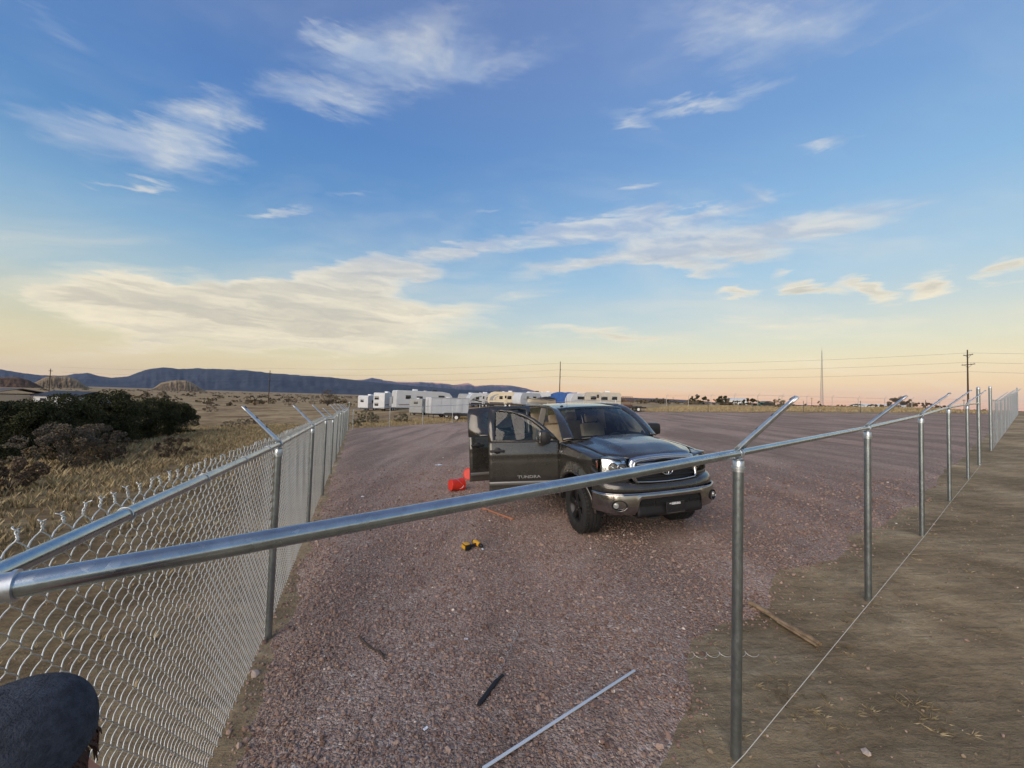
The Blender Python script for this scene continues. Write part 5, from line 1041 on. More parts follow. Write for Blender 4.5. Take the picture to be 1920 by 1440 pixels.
# trailers
def flat_trailer(px, D, yaw, L, label, rail=.3, m_=None, gate=False, hub=HUBW, name='flat_trailer'):
    m_ = m_ or RVD; loc, _ = place(px, D, 0); r = empty(name, loc, yaw, label=label, cat='trailer')
    b = MB(); b.box((0, 0, .55), (L, 1.7, .10)); b.build('deck', mat('deck_planks', (.09, .06, .045), .9, noise=.3, nscale=5), r)
    for sd in (-1, 1):
        b = MB(); b.box((0, sd*.87, .55+rail*.5), (L, .05, rail)); b.build('side_rail', m_, r)
        b = MB(); b.prism([(-.5, .62), (-.42, .80), (.42, .80), (.5, .62), (.42, .62), (.36, .73), (-.36, .73), (-.42, .62)], sd*.92, sd*1.14, 'Y'); b.build('mudguard', m_, r); road_wheel(r, 0, sd*1.03, .33, .2, hub)
    b = MB(); b.tube([(L/2, -.6, .5), (L/2+1.1, 0, .5)], .045, 6); b.tube([(L/2, .6, .5), (L/2+1.1, 0, .5)], .045, 6); b.cyl((L/2+.9, 0, 0), (L/2+.9, 0, .8), .035, 6); b.build('drawbar', m_, r)
    if gate:
        g = MB()
        for k in range(7): g.box((-L/2-.04, -.8+1.6*k/6, 1.35), (.05, .05, 1.5))
        for z in (.62, 1.35, 2.08): g.box((-L/2-.04, 0, z), (.05, 1.66, .06))
        g.build('ramp_gate', RUST, r)
    return r
flat_trailer(857, 44, rad(6), 2.9, 'low dark equipment trailer with a white hub, by the truck door', rail=.22)
flat_trailer(1167, 59, rad(95), 3.6, 'utility trailer with its rusty ramp gate upright behind the truck', rail=.35, m_=RUST, gate=True)
flat_trailer(1193, 55, rad(178), 2.3, 'small black flat trailer with a white wheel at the edge of the lot', rail=.14)
# ------------------------------------------------------------------ distant buildings
def shed(px, D, L, w, h, roof, yaw, label, wall, roofm, win=0, name='shed'):
    q = at_depth(px, 760, D); r = empty(name, (q.x, q.y, floor_z(q.x, q.y)), yaw, label=label, cat='building')
    b = MB(); b.box((0, 0, h/2-.3), (L, w, h+.6)); b.build('wall', wall, r)
    b = MB(); b.prism([(-w/2-.4, h-.05), (0, h+roof), (w/2+.4, h-.05), (w/2+.4, h+.08), (0, h+roof+.16), (-w/2-.4, h+.08)], -L/2-.4, L/2+.4, 'X'); b.build('roof', roofm, r)
    for k in range(win):
        x = -L/2+L*(k+.5)/win; b = MB(); b.box((x, -w/2-.03, h*.55), (min(1.6, L/win*.5), .06, h*.35)); f = b.build('window', RVD, r); b = MB(); b.box((x, -w/2-.07, h*.55), (min(1.4, L/win*.42), .03, h*.28)); b.build('pane', WIN, f)
    return r
GREYR = mat('roof_grey', (.14, .15, .17), .7, noise=.15, nscale=.5); BROWNR = mat('roof_brown', (.10, .085, .075), .9, noise=.2, nscale=1); DARKR = mat('roof_dark', (.02, .022, .03), .6)
shed(1650, 330, 42, 14, 4.2, 1.2, rad(4), 'long low white building on the right horizon', WHITE, WHITE, 6, 'warehouse')
shed(1572, 380, 34, 10, 2.0, .8, rad(2), 'low building with a blue-grey roof left of the white warehouse', GREYR, mat('roof_blue', (.10, .13, .20), .6), 5)
shed(1378, 200, 9, 6, 2.2, .7, rad(3), 'small white shed between two dark round bushes', WHITE, WHITE, 2)
q = at_depth(1436, 764, 185); r = empty('quonset_hut', (q.x, q.y, floor_z(q.x, q.y)), rad(80), label='green arched hut with a dark open end', cat='hut')
b = MB(); b.grid(lambda u, v: (-3+6*u, -3*math.cos(PI*v), 2.2*math.sin(PI*v)), 6, 18); b.build('arched_roof', mat('hut_green', (.07, .14, .12), .6), r, 60, solid=.06)
b = MB(); b.add([(-2.9, -2.9*math.cos(PI*k/16), 2.1*math.sin(PI*k/16)) for k in range(17)], [tuple(range(17))]); b.build('end_wall', RVD, r, None)
shed(22, 92, 15, 11, 2.2, 1.3, rad(-28), 'house with a broad brown roof behind the junipers at far left', mat('wall_tan', (.40, .33, .25), .8), BROWNR, 3, 'house')
shed(140, 92, 11, 8, 1.9, 1.1, rad(-8), 'white-walled house with a dark roof above the junipers', RVW, DARKR, 2, 'house')
# ------------------------------------------------------------------ vegetation
def leaf_mat(name, c0, c1, c2):
    mt = bpy.data.materials.new(name); mt.use_nodes = True; T = NT(mt.node_tree); b = T.n['Principled BSDF']
    a = T.node('ShaderNodeAttribute', attribute_name='tone').outputs['Fac']
    T.l.new(T.ramp(a, [(0, (*c0, 1)), (.5, (*c1, 1)), (1, (*c2, 1))]), b.inputs['Base Color']); b.inputs['Roughness'].default_value = .8; b.inputs['Specular IOR Level'].default_value = .15
    return mt
JUN = leaf_mat('juniper_leaf', (.016, .022, .011), (.036, .042, .018), (.085, .068, .026)); OAK = leaf_mat('oak_leaf', (.07, .06, .05), (.125, .105, .078), (.22, .135, .04)); SAGE = leaf_mat('sage_leaf', (.13, .115, .075), (.21, .185, .12), (.31, .265, .165)); REDB = leaf_mat('brown_brush', (.07, .05, .036), (.12, .088, .06), (.18, .135, .09))
STRAW = leaf_mat('dry_grass', (.16, .115, .058), (.35, .27, .145), (.52, .42, .245)); DEADW = leaf_mat('dead_weed', (.09, .07, .04), (.2, .16, .095), (.4, .33, .2)); BARK = mat('bark', (.05, .04, .032), .95, noise=.3, nscale=6)
def leaf_cloud(name, C, size, tone, m_, aspect=1.0, flat=False):
    n = len(C); R_ = rand_rot(n); q = np.array([(-1, -aspect, 0), (1, -aspect, 0), (1, aspect, 0), (-1, aspect, 0)])*.5
    V = np.einsum('nij,kj->nki', R_, q)*size[:, None, None]+C[:, None, :]
    me = np_mesh(name, V.reshape(-1, 3), np.arange(n*4).reshape(n, 4), m_, False); a = me.attributes.new('tone', 'FLOAT', 'POINT'); a.data.foreach_set('value', np.repeat(np.clip(tone, 0, 1), 4).astype(np.float32)); return me
def crown_points(n, rx, ry, h, z0, clumps, seed, cone=.0, cr=.34):
    r = np.random.default_rng(seed); C = []
    k = clumps; u = r.uniform(0, 1, k)**.8; ang = r.uniform(0, 2*PI, k); rad_ = np.sqrt(r.uniform(.15, 1, k))*(1-cone*u)*np.sqrt(np.clip(1-(2*u-1)**2*.75, .1, 1))
    cx, cy, cz = rad_*np.cos(ang)*rx, rad_*np.sin(ang)*ry, z0+u*h
    pick = r.integers(0, k, n); rr = r.uniform(.55, 1, k)*cr*min(rx, ry, h*.6); d = r.normal(size=(n, 3)); d /= np.linalg.norm(d, axis=1)[:, None]
    rad2 = r.uniform(.35, 1, n)**.5*rr[pick]
    P = np.stack([cx[pick], cy[pick], cz[pick]], -1)+d*rad2[:, None]*np.array([1, 1, .85]); P[:, 2] = np.maximum(P[:, 2], .03)
    tone = r.uniform(.0, .45, k)[pick]+r.uniform(0, .4, n)
    return P, tone
def branchy(b, base, h, spread, n, r0, seed, sub=3):
    r = random.Random(seed)
    for i in range(n):
        a = r.uniform(0, 2*PI); e = r.uniform(.35, 1.0); tip = Vector((math.cos(a)*spread*e, math.sin(a)*spread*e, h*r.uniform(.65, 1.0)))
        mid = tip*.5+Vector((r.uniform(-.1, .1)*spread, r.uniform(-.1, .1)*spread, h*.06)); b.tube([base, base+mid*.55, base+mid, base+tip], [r0, r0*.75, r0*.5, r0*.15], 5)
        for j in range(sub):
            t = r.uniform(.35, .9); p = base+mid.lerp(tip, t); q = p+Vector((r.uniform(-1, 1)*spread*.3, r.uniform(-1, 1)*spread*.3, h*r.uniform(.08, .25))); b.tube([p, (p+q)/2+Vector((r.uniform(-.03, .03), r.uniform(-.03, .03), .02)), q], [r0*.35, r0*.25, r0*.1], 4)
def tree(name, x, y, rx, ry, h, n, m_, label, cat, seed, clumps=26, size=.12, z0=.15, cone=.15, group=None, stems=5, sr=.05, cr=.36, twig=3, asp=.6):
    r = empty(name, (x, y, floor_z(x, y)), random.Random(seed).uniform(0, 6), label=label, cat=cat, group=group)
    b = MB(); branchy(b, Vector((0, 0, -.05)), h*.85, min(rx, ry)*.75, stems, sr, seed, twig); b.build('trunk', BARK, r, 60)
    P, t = crown_points(n, rx, ry, h-z0, z0, clumps, seed, cone, cr)
    link('crown', leaf_cloud('crown', P, np.random.default_rng(seed).uniform(.6, 1.3, n)*size, t, m_, asp), r); return r
# junipers beyond the left fence
JL = [(25, 872, 2.3, 2.4, 'leftmost dark green juniper, cut by the edge of the picture'), (-70, 905, 2.4, 3.2, None), (88, 862, 2.0, 2.6, 'dark juniper behind the big grey-brown oak shrub'), (140, 848, 2.0, 2.15, 'dark juniper just right of the white-walled house'), (200, 840, 1.9, 3.0, 'tallest dark juniper in the clump, right of the white-walled house'),
      (240, 832, 1.9, 2.65, 'dark juniper in the middle right of the clump'), (284, 826, 2.0, 2.8, 'dark juniper second from the right end of the clump'), (328, 818, 2.1, 2.6, 'rightmost dark juniper of the clump beyond the fence'), (55, 838, 2.5, 2.45, 'juniper in the back row below the brown-roofed house'), (165, 822, 2.3, 2.2, 'juniper in the back row behind the tallest one')]
for i, (px, py, rx, h, lab) in enumerate(JL):
    if lab is None: continue
    q = on_ground(px, py); tree('juniper_tree', q.x, q.y, rx, rx*.9, h*random.uniform(.95, 1.05), 24000, JUN, lab, 'tree', 40+i, clumps=90, size=.075, z0=.08, cone=.3, group='junipers beyond the left fence', cr=.29, asp=.38)
# oak brush and sage in front of them
for i, (px, py, rx, h, n, m_, lab, nm, sz) in enumerate([
    (118, 882, 1.25, 1.75, 3000, OAK, 'large grey-brown oak shrub with a few orange leaves before the junipers', 'oak_shrub', .10), (172, 868, 1.0, 1.45, 1900, OAK, 'grey-brown oak shrub with yellow tips right of the largest one', 'oak_shrub', .10),
    (208, 856, .9, 1.0, 1200, OAK, 'low bare grey shrub at the foot of the junipers', 'oak_shrub', .09), (12, 925, 1.0, .9, 1800, REDB, 'dark reddish-brown bush at the left edge of the picture', 'brush', .09), (15, 878, 1.0, .9, 1000, SAGE, 'blue-grey sagebrush low at the left edge', 'sagebrush', .09),
    (325, 858, .72, .85, 1300, REDB, 'rounded dark brown bush alone in the dry grass', 'brush', .08), (205, 868, .6, .55, 700, REDB, 'small brown bush in the straw beside the oak shrubs', 'brush', .08), (355, 800, 1.0, .9, 900, SAGE, 'pale tan rabbitbrush right of the junipers', 'sagebrush', .10),
    (395, 772, 1.9, 1.9, 1300, REDB, 'leafless brown thicket right of the junipers', 'brush', .12), (455, 800, .9, .8, 900, SAGE, 'pale sage clump behind the first fence arm', 'sagebrush', .09), (430, 806, .9, .8, 700, SAGE, 'tan sage clump left of the first fence arm', 'sagebrush', .09), (478, 795, .8, .7, 700, REDB, 'dark brush just above the fence barbs', 'brush', .09),
    (614, 761, 3.2, 4.9, 2600, REDB, 'bare leafless tree above the far end of the left fence', 'bare_tree', .13), (590, 758, 2.8, 3.0, 1200, REDB, 'grey leafless thicket left of the bare tree', 'brush', .13), (545, 762, 2.6, 2.4, 1200, REDB, 'grey thicket at the foot of the meadow utility pole', 'brush', .13)]):
    q = on_ground(px, py); bare = nm == 'bare_tree'; n = int(n*2.6); sz *= .58
    tree(nm, q.x, q.y, rx, rx*.85, h, n, m_, lab, 'bush' if not bare else 'tree', 80+i, clumps=34 if not bare else 60, size=sz, z0=.05 if not bare else 1.0, cone=.1, stems=7 if not bare else 14, sr=.022 if not bare else .07, cr=.27 if not bare else .22, asp=.45, twig=4 if not bare else 8)
# bushes of the storage yard's verge and the far plain
for i, (px, py, D, rx, h, m_, lab) in enumerate([(684, 772, 50, 1.5, 1.1, SAGE, 'round tan bush past the end of the left fence'), (700, 785, 42, 1.0, .85, SAGE, 'grey-tan bush on the grassy verge before the trailers'), (752, 787, 42, 1.1, .95, SAGE, 'broad tan bush in the verge below the long white camper'), (672, 790, 37, .9, .8, SAGE, 'straw-coloured bush beside the end of the left fence'),
     (1311, 768, 150, 4.2, 3.6, JUN, 'dark round juniper bush left of the white shed'), (1356, 768, 150, 3.4, 3.4, JUN, 'pointed dark juniper bush left of the white shed'), (1406, 768, 150, 6.0, 2.9, JUN, 'wide dark juniper hedge right of the white shed'), (1690, 768, 130, 5.0, 4.2, OAK, 'large brown rounded tree on the right horizon'), (1738, 769, 135, 6.0, 2.6, REDB, 'low reddish thicket right of the large brown tree'), (1637, 769, 170, 2.6, 2.1, REDB, 'small dark bush before the white warehouse'),
     (1460, 775, 62, 1.6, 1.3, SAGE, 'pale bush behind the nearest fence arm at the lot edge')]):
    q = at_depth(px, py, D); tree('bush', q.x, q.y, rx, rx*.8, h, 5000, m_, lab, 'bush', 130+i, clumps=30, size=.075 if D < 80 else .24, z0=.02, cone=.2, stems=5, sr=.02, cr=.3, asp=.4)
# scrub of the far plain, one mass of small dark bushes
n = 1500; A_ = rng.uniform(-.95, .95, n); R_ = rng.uniform(95, 900, n)**1.0; X = R_*np.tan(A_)*.9; Y = R_; keep = ~((Y < 140) & (X > -45) & (X < 45)); X, Y = X[keep], Y[keep]; Pts = []; Tn = []; Sz = []
for x, y in zip(X, Y):
    k = 16; s = rng.uniform(.6, 1.9); d = rng.normal(size=(k, 3))*np.array([s*.55, s*.55, s*.28]); Pts.append(np.array([x, y, float(gz(x, y))+s*.35])+d); Tn.append(np.full(k, rng.uniform(0, 1))*.7+rng.uniform(0, .3, k)); Sz.append(np.full(k, s*.55))
link('scrub', leaf_cloud('scrub', np.vstack(Pts), np.concatenate(Sz), np.concatenate(Tn), leaf_mat('scrub_leaf', (.035, .035, .022), (.085, .065, .04), (.17, .13, .075)), .8), kind='stuff', label='scattered low scrub covering the far plain', cat='scrub')
# dry grass
def grass(name, X, Y, h, w, nb, label, m_=STRAW, lean=.5, cat='grass'):
    n = len(X); N = n*nb; bx = np.repeat(X, nb)+rng.normal(0, .05, N)*np.repeat(w, nb)*10; by = np.repeat(Y, nb)+rng.normal(0, .05, N)*np.repeat(w, nb)*10
    hh = np.repeat(h, nb)*rng.uniform(.5, 1.15, N); a = rng.uniform(0, 2*PI, N); ln = rng.uniform(.1, 1, N)*lean*hh; dx, dy = np.cos(a)*ln, np.sin(a)*ln
    px, py = -np.sin(a), np.cos(a); ww = rng.uniform(.6, 1.4, N)*np.repeat(w, nb)*.5; z = gz(bx, by)-.01
    V = np.stack([np.stack([bx-px*ww, by-py*ww, z], -1), np.stack([bx+px*ww, by+py*ww, z], -1), np.stack([bx+dx*.4+px*ww*.7, by+dy*.4+py*ww*.7, z+hh*.6], -1), np.stack([bx+dx, by+dy, z+hh], -1)], 1)
    me = np_mesh(name, V.reshape(-1, 3), np.arange(N*4).reshape(N, 4), m_, False); at_ = me.attributes.new('tone', 'FLOAT', 'POINT'); t = np.clip(np.repeat(rng.uniform(0, .7, n), nb)+rng.uniform(0, .4, N), 0, 1); at_.data.foreach_set('value', np.repeat(t, 4).astype(np.float32))
    return link(name, me, kind='stuff', label=label, cat=cat)
n = 62000; d = rng.uniform(0, 1, n)**.75*34+.3; s = rng.uniform(-4, 46, n); X = -1.1-.366*s-.93*d; Y = .8+.93*s-.366*d
keep = (rng.uniform(0, 1, n) < np.clip((d-.2)/1.6, .08, 1)*(.45+.55*(vnoise(X, Y, .5, 21) > -.2))) & (np.hypot(X, Y) > 2.0); X, Y, d = X[keep], Y[keep], d[keep]
grass('meadow_grass', X, Y, np.clip(.06+d*.022, .06, .40)*rng.uniform(.5, 1.35, len(X)), np.clip(.004+np.hypot(X, Y)*.0010, .004, .045), 8, 'dry straw-coloured grass of the meadow beyond the left fence', lean=.7)
n = 9000; t = rng.uniform(0, 1, n); o = rng.uniform(.6, 9, n); X = -13.5+29*t-.55*o; Y = 34.5+19.5*t+.83*o
grass('verge_grass', X, Y, rng.uniform(.08, .28, n), np.full(n, .03), 5, 'dry grass on the verge between the lot and the trailers', lean=.5)
n = 9000; t = rng.uniform(0, 1, n); o = rng.uniform(.5, 26, n); X = 17+29*t+.6*o; Y = 55-20*t+.8*o
grass('field_grass', X, Y, rng.uniform(.08, .28, n), np.full(n, .045), 5, 'pale dry grass of the field beyond the far right edge of the lot', lean=.5)
n = 420; X = rng.uniform(.2, 9, n); Y = rng.uniform(.5, 8, n); rs = (X+.9)*.59-(Y-.95)*.807; keep = (rs > -.9) & (rs < 4.5) & (vnoise(X, Y, .8, 31) > -.05) & (lot_depth(X, Y) < -.02); X, Y = X[keep], Y[keep]
grass('dead_weeds', X, Y, rng.uniform(.012, .045, len(X)), np.full(len(X), .003), 9, 'flattened dead weeds and straw on the dirt outside the bare fence', DEADW, lean=2.2)
n = 1500; t = rng.uniform(0, 1, n); o = rng.uniform(.3, 12, n); X = 19+24*t+.6*o; Y = 14+17.5*t-.8*o
grass('bank_grass', X, Y, rng.uniform(.05, .2, n), np.full(n, .03), 6, 'sparse dry grass outside the far right fence run', lean=.9)

# clumps of pulled weeds and straw left where the fence line was dug
X, Y = [], []
for px, py, k, sp in ((1500, 1315, 26, .10), (1450, 1310, 16, .12), (1745, 1340, 26, .10), (1660, 1350, 10, .08), (1330, 1330, 14, .15), (1590, 1230, 12, .12), (1600, 1160, 8, .1), (1850, 1170, 12, .2), (1400, 1240, 10, .15), (1560, 1420, 8, .15)):
    q = on_ground(px, py); X += list(rng.normal(q.x, sp, k)); Y += list(rng.normal(q.y, sp, k))
X, Y = np.array(X), np.array(Y)
grass('pulled_weeds', X, Y, rng.uniform(.010, .038, len(X)), np.full(len(X), .0026), 14, 'clumps of pulled weeds and straw scattered on the dirt by the bare posts', DEADW, lean=2.4)
# ------------------------------------------------------------------ tools and litter on the ground
REDP = mat('red_plastic', (.55, .035, .02), .38, noise=.1, nscale=6); YEL = mat('yellow_plastic', (.62, .33, .02), .45); HANDLE = mat('orange_handle', (.36, .15, .08), .5, noise=.15, nscale=8); IRON = mat('dark_iron', (.06, .055, .05), .55, .7); ALU = mat('bar_steel', (.62, .68, .71), .5, .35); BOARD = mat('weathered_wood', (.22, .155, .09), .9, noise=.35, nscale=14, bump=.5, bscale=30); PAPER = mat('white_paper', (.75, .76, .78), .8)
def lay(p0, p1, h=0.): a = on_ground(*p0); b_ = on_ground(*p1); return a+Vector((0, 0, h)), b_+Vector((0, 0, h))
# bucket lying on its side, open end away
q = on_ground(858, 919); ax = Vector((.80, .55, .0)).normalized(); r = empty('bucket', q, label='red plastic bucket lying on its side by the open truck doors', cat='bucket')
zax = (ax+Vector((0, 0, -.045))).normalized(); M_ = Matrix.Translation(Vector((-.16, -.12, .142))) @ zax.to_track_quat('Z', 'Y').to_matrix().to_4x4()
b = MB(); b.lathe([(.002, .006), (.128, .006), (.130, 0), (.134, .004), (.150, .33), (.150, .335)], 36, M_, cap=False); b.lathe([(.002, .008), (.128, .010), (.146, .335), (.150, .335)], 36, M_, cap=False); b.build('body', REDP, r, 40)
for z in (.265, .295, .325): b = MB(); b.lathe([(.147, z-.004), (.159, z-.003), (.159, z+.003), (.147, z+.004)], 36, M_, cap=False); b.build('rim_band', REDP, r, 40)
b = MB(); b.tube([M_ @ Vector((.16*math.cos(a), .16*math.sin(a), .28-.17*abs(math.sin(a*1.0)))) for a in np.linspace(PI*.15, PI*1.15, 20)], .0028, 5); b.build('bail', GALVB, r)
# its lid, on edge against the bucket's rim
b = MB(); lq = on_ground(878, 899); M2 = Matrix.Translation((lq.x, lq.y, lq.z+.150)) @ Matrix.Rotation(rad(-22), 4, 'Z') @ Matrix.Rotation(rad(78), 4, 'X')
b.lathe([(.002, 0), (.142, 0), (.146, -.018), (.156, -.018), (.158, .006), (.146, .012), (.14, .006), (.002, .006)], 36, M2); b.build('round_lid', REDP, None, 40, label='round red bucket lid on edge behind the red bucket', cat='lid')
# cordless drill
a, c_ = lay((874, 1031), (901, 1024)); r = empty('cordless_drill', a, math.atan2(c_.y-a.y, c_.x-a.x), label='yellow and black cordless drill lying on the gravel', cat='drill')
b = MB(); b.bbox((0, 0, .045), (.085, .12, .075), .015); b.bbox((.045, 0, .045), (.03, .1, .065), .01); b.build('battery', BLACKP, r, 40); b = MB(); b.bbox((.0, 0, .088), (.07, .09, .014), .005); b.bbox((-.046, 0, .05), (.012, .1, .05), .004); b.build('battery_label', YEL, r, 40)
b = MB(); b.tube([(.05, 0, .045), (.10, .0, .045), (.155, -.005, .05)], [.022, .019, .024], 12); b.build('grip', BLACKP, r, 50)
b = MB(); b.tube([(.175, .095, .055), (.178, .06, .055), (.182, -.01, .055), (.186, -.06, .055)], [.030, .036, .037, .030], 16); hd = b.build('motor_housing', YEL, r, 50)
b = MB(); b.tube([(.186, -.06, .055), (.188, -.085, .055), (.190, -.115, .055), (.191, -.125, .055)], [.028, .027, .020, .012], 14); b.cyl((.191, -.125, .055), (.193, -.17, .055), .004, 6); b.build('chuck', BLACKP, hd, 50)
b = MB(); b.bbox((.150, -.02, .05), (.02, .012, .028), .004); b.build('trigger', REDP, r)
b = MB(); b.tube([(.172, .10, .055), (.170, .118, .055)], [.032, .026], 16); b.build('motor_cap', BLACKP, hd, 40)
# mattock with an orange handle
a, c_ = lay((890, 949), (962, 976), .022); d_ = (c_-a).normalized(); r = empty('mattock', a-Vector((0, 0, .02)), label='orange-handled mattock lying in front of the open truck door', cat='mattock'); o = a-Vector((0, 0, .02))
b = MB(); b.tube([a-o, (a+c_)/2-o, c_-o], [.022, .016, .019], 12); b.build('handle', HANDLE, r, 50); n_ = Vector((-d_.y, d_.x, 0)); s0 = a-o
b = MB(); b.tube([s0+n_*.22+Vector((0, 0, -.01)), s0+n_*.12+Vector((0, 0, .015)), s0+Vector((0, 0, .02)), s0-n_*.12+Vector((0, 0, .012)), s0-n_*.2], [.006, .016, .026, .018, .012], 10); b.bbox(s0-n_*.19, (.07, .02, .03), .006, rz=math.atan2(d_.y, d_.x)); b.build('head', IRON, r, 40)
# steel tension bar
a, c_ = lay((905, 1448), (1190, 1262), .021); d_ = (c_-a).normalized(); L = (c_-a).length; b = MB(); Mx = Matrix.Translation((a+c_)/2) @ d_.to_track_quat('X', 'Z').to_matrix().to_4x4(); b.bbox((0, 0, 0), (L, .019, .006), .001, Mx); b.build('tension_bar', ALU, None, 30, label='long flat steel bar lying on the gravel in the foreground', cat='steel bar')
# weathered stake
a, c_ = lay((1406, 1135), (1538, 1214), .028); r = empty('wood_stake', a, label='split weathered wooden stake on the edge of the gravel', cat='stake'); d_ = c_-a; L = d_.length; Mx = d_.normalized().to_track_quat('X', 'Z').to_matrix().to_4x4()
b = MB(); b.grid(lambda u, v: tuple(Mx @ Vector((L*u, .033*(1-.25*u)*math.cos(2*PI*v)*(1+.12*math.sin(u*31+v*6)), .022*math.sin(2*PI*v)*(1-.2*u)+.006*math.sin(u*9)))), 24, 10); b.add([Mx @ Vector((0, .033*math.cos(2*PI*k/10), .022*math.sin(2*PI*k/10))) for k in range(10)], [tuple(range(10))]); b.build('shaft', BOARD, r, 50)
b = MB(); b.grid(lambda u, v: tuple(Mx @ Vector((L*(.48+.53*u), -.03+.016*math.cos(2*PI*v)-.012*u, -.006+.012*math.sin(2*PI*v)))), 12, 8); b.build('splinter', BOARD, r, 50)
# black rubber grip with a stretched coil of tie wire
a, c_ = lay((897, 1326), (930, 1282), .016); e_ = on_ground(943, 1270)+Vector((0, 0, .018)); b = MB(); b.tube([a, a.lerp(c_, .1), c_, c_.lerp(e_, .3), e_], [.013, .0165, .0165, .012, .011], 12); b.build('rubber_grip', mat('grip_rubber', (.012, .013, .016), .6), None, 50, label='short black rubber handle grip lying on the gravel', cat='grip')
SPR = mat('tie_wire', (.5, .5, .49), .45, .5)
def coil(pts, turns, r_, label, wr=.0016):
    P_ = [on_ground(*p) for p in pts]; b = MB(); out = []; n_ = turns*14
    seg = np.array([p[:] for p in P_]); cum = np.concatenate([[0], np.cumsum(np.linalg.norm(np.diff(seg, axis=0), axis=1))])
    for i in range(n_+1):
        t = i/n_; s = t*cum[-1]; c0 = np.array([np.interp(s, cum, seg[:, k]) for k in range(3)]); a = 2*PI*turns*t; out.append((c0[0]+r_*math.cos(a), c0[1]+r_*math.sin(a)*.8, floor_z(c0[0], c0[1])+.016+.012*math.sin(a)))
    b.tube(out, wr, 4); return b.build('wire_coil', SPR, None, 60, label=label, cat='wire')
coil([(905, 1312), (930, 1270), (945, 1235), (975, 1172)], 10, .024, 'stretched spiral of thin wire running up from the black grip')
coil([(1215, 1240), (1290, 1234), (1355, 1230), (1418, 1230)], 9, .022, 'wavy thin wire lying between gravel and dirt by the nearest bare post')
# twig
P_ = [on_ground(*p)+Vector((0, 0, .012)) for p in ((673, 1194), (684, 1208), (700, 1220), (712, 1224), (722, 1238))]; b = MB(); b.tube(P_, [.005, .009, .008, .009, .004], 6); b.tube([P_[3], P_[3].lerp(P_[4], .6)+Vector((.03, .0, .004))], [.005, .002], 5); b.build('twig', BARK, None, 60, label='dark crooked twig on the gravel left of the black grip', cat='twig')
# litter
def scrap(px, py, s, label, seed):
    q = on_ground(px, py); r_ = random.Random(seed); b = MB(); b.grid(lambda u, v: ((u-.5)*s*1.6, (v-.5)*s, .006+s*.22*abs(math.sin(u*5+seed)*math.cos(v*4+seed*2))+s*.1*r_.random()), 6, 5); b.build('paper_scrap', PAPER, None, 40, loc=q, rot=(0, 0, seed), label=label, cat='litter')
scrap(823, 873, .14, 'crumpled white litter on the gravel left of the red bucket', 1); scrap(680, 932, .06, 'small white scrap near the left fence', 2); scrap(874, 1200, .022, 'tiny white scrap above the wire spiral', 3); scrap(798, 1368, .022, 'pale scrap at the bottom of the gravel, left of the steel bar', 4); scrap(905, 1031, .035, 'white crumb beside the drill', 5)
for px, py, s_, lab in ((478, 1267, .045, 'flat tan stone beside the foot of the left fence'), (1618, 1137, .012, 'white pebble by the string near the second bare post'), (1626, 1415, .03, 'tan clod of earth on the dirt at bottom right')):
    q = on_ground(px, py); me = stones('stone', np.array([[0, 0, 0.]]), np.array([s_]), np.array([.93]), .2); link('stone', me, None, q, label=lab, cat='stone')
# ------------------------------------------------------------------ the worker at the corner post, mostly below the picture
SKIN = mat('skin', (.52, .26, .19), .55, noise=.1, nscale=20); KNIT = mat('navy_knit', (.050, .058, .076), .95, noise=.35, nscale=60, bump=.9, bscale=260); HAIR = mat('brown_hair', (.05, .018, .012), .6); JACK = mat('worn_jacket', (.16, .045, .04), .85, noise=.2, nscale=12, bump=.4, bscale=60); JEANS = mat('denim', (.05, .065, .11), .9, noise=.2, nscale=20); BOOT = mat('work_boot', (.10, .06, .035), .8)
HX, HY = -.775, .465; gzp = floor_z(HX, HY); per = empty('person', (HX, HY, gzp), rad(62), label='person in a dark navy knit cap at the bottom left corner, head turned down', cat='person')
def skin_body(name, verts, edges, radii, m_, parent, sub=2):
    me = bpy.data.meshes.new(name); me.from_pydata(verts, edges, []); o = link(name, me, parent); md = o.modifiers.new('skin', 'SKIN'); md.use_smooth_shade = True
    for i, rr in enumerate(radii): me.skin_vertices[0].data[i].radius = (rr, rr) if not hasattr(rr, '__len__') else rr
    me.skin_vertices[0].data[0].use_root = True; s2 = o.modifiers.new('sub', 'SUBSURF'); s2.levels = s2.render_levels = sub; me.materials.append(m_); return o
# local frame: +X is the way the person faces, Z up
HH = 1.635                                                      # height of the head's centre
bv = [(0, 0, .95), (.01, 0, 1.10), (.03, 0, 1.28), (.04, 0, 1.40), (.06, 0, 1.50), (.08, 0, 1.57),
      (0, .10, .90), (.02, .11, .50), (-.02, .115, .10), (.10, .12, .05), (0, -.10, .90), (.02, -.11, .50), (-.02, -.115, .10), (.10, -.12, .05),
      (.04, .17, 1.385), (.02, .25, 1.14), (.16, .24, .98), (.04, -.17, 1.385), (.02, -.25, 1.14), (.16, -.24, .98)]
be = [(0, 1), (1, 2), (2, 3), (3, 4), (4, 5), (0, 6), (6, 7), (7, 8), (8, 9), (0, 10), (10, 11), (11, 12), (12, 13), (3, 14), (14, 15), (15, 16), (3, 17), (17, 18), (18, 19)]
br = [(.14, .115), (.135, .11), (.14, .115), (.095, .09), .065, .055, .09, .065, .045, .045, .09, .065, .045, .045, .07, .052, .038, .07, .052, .038]
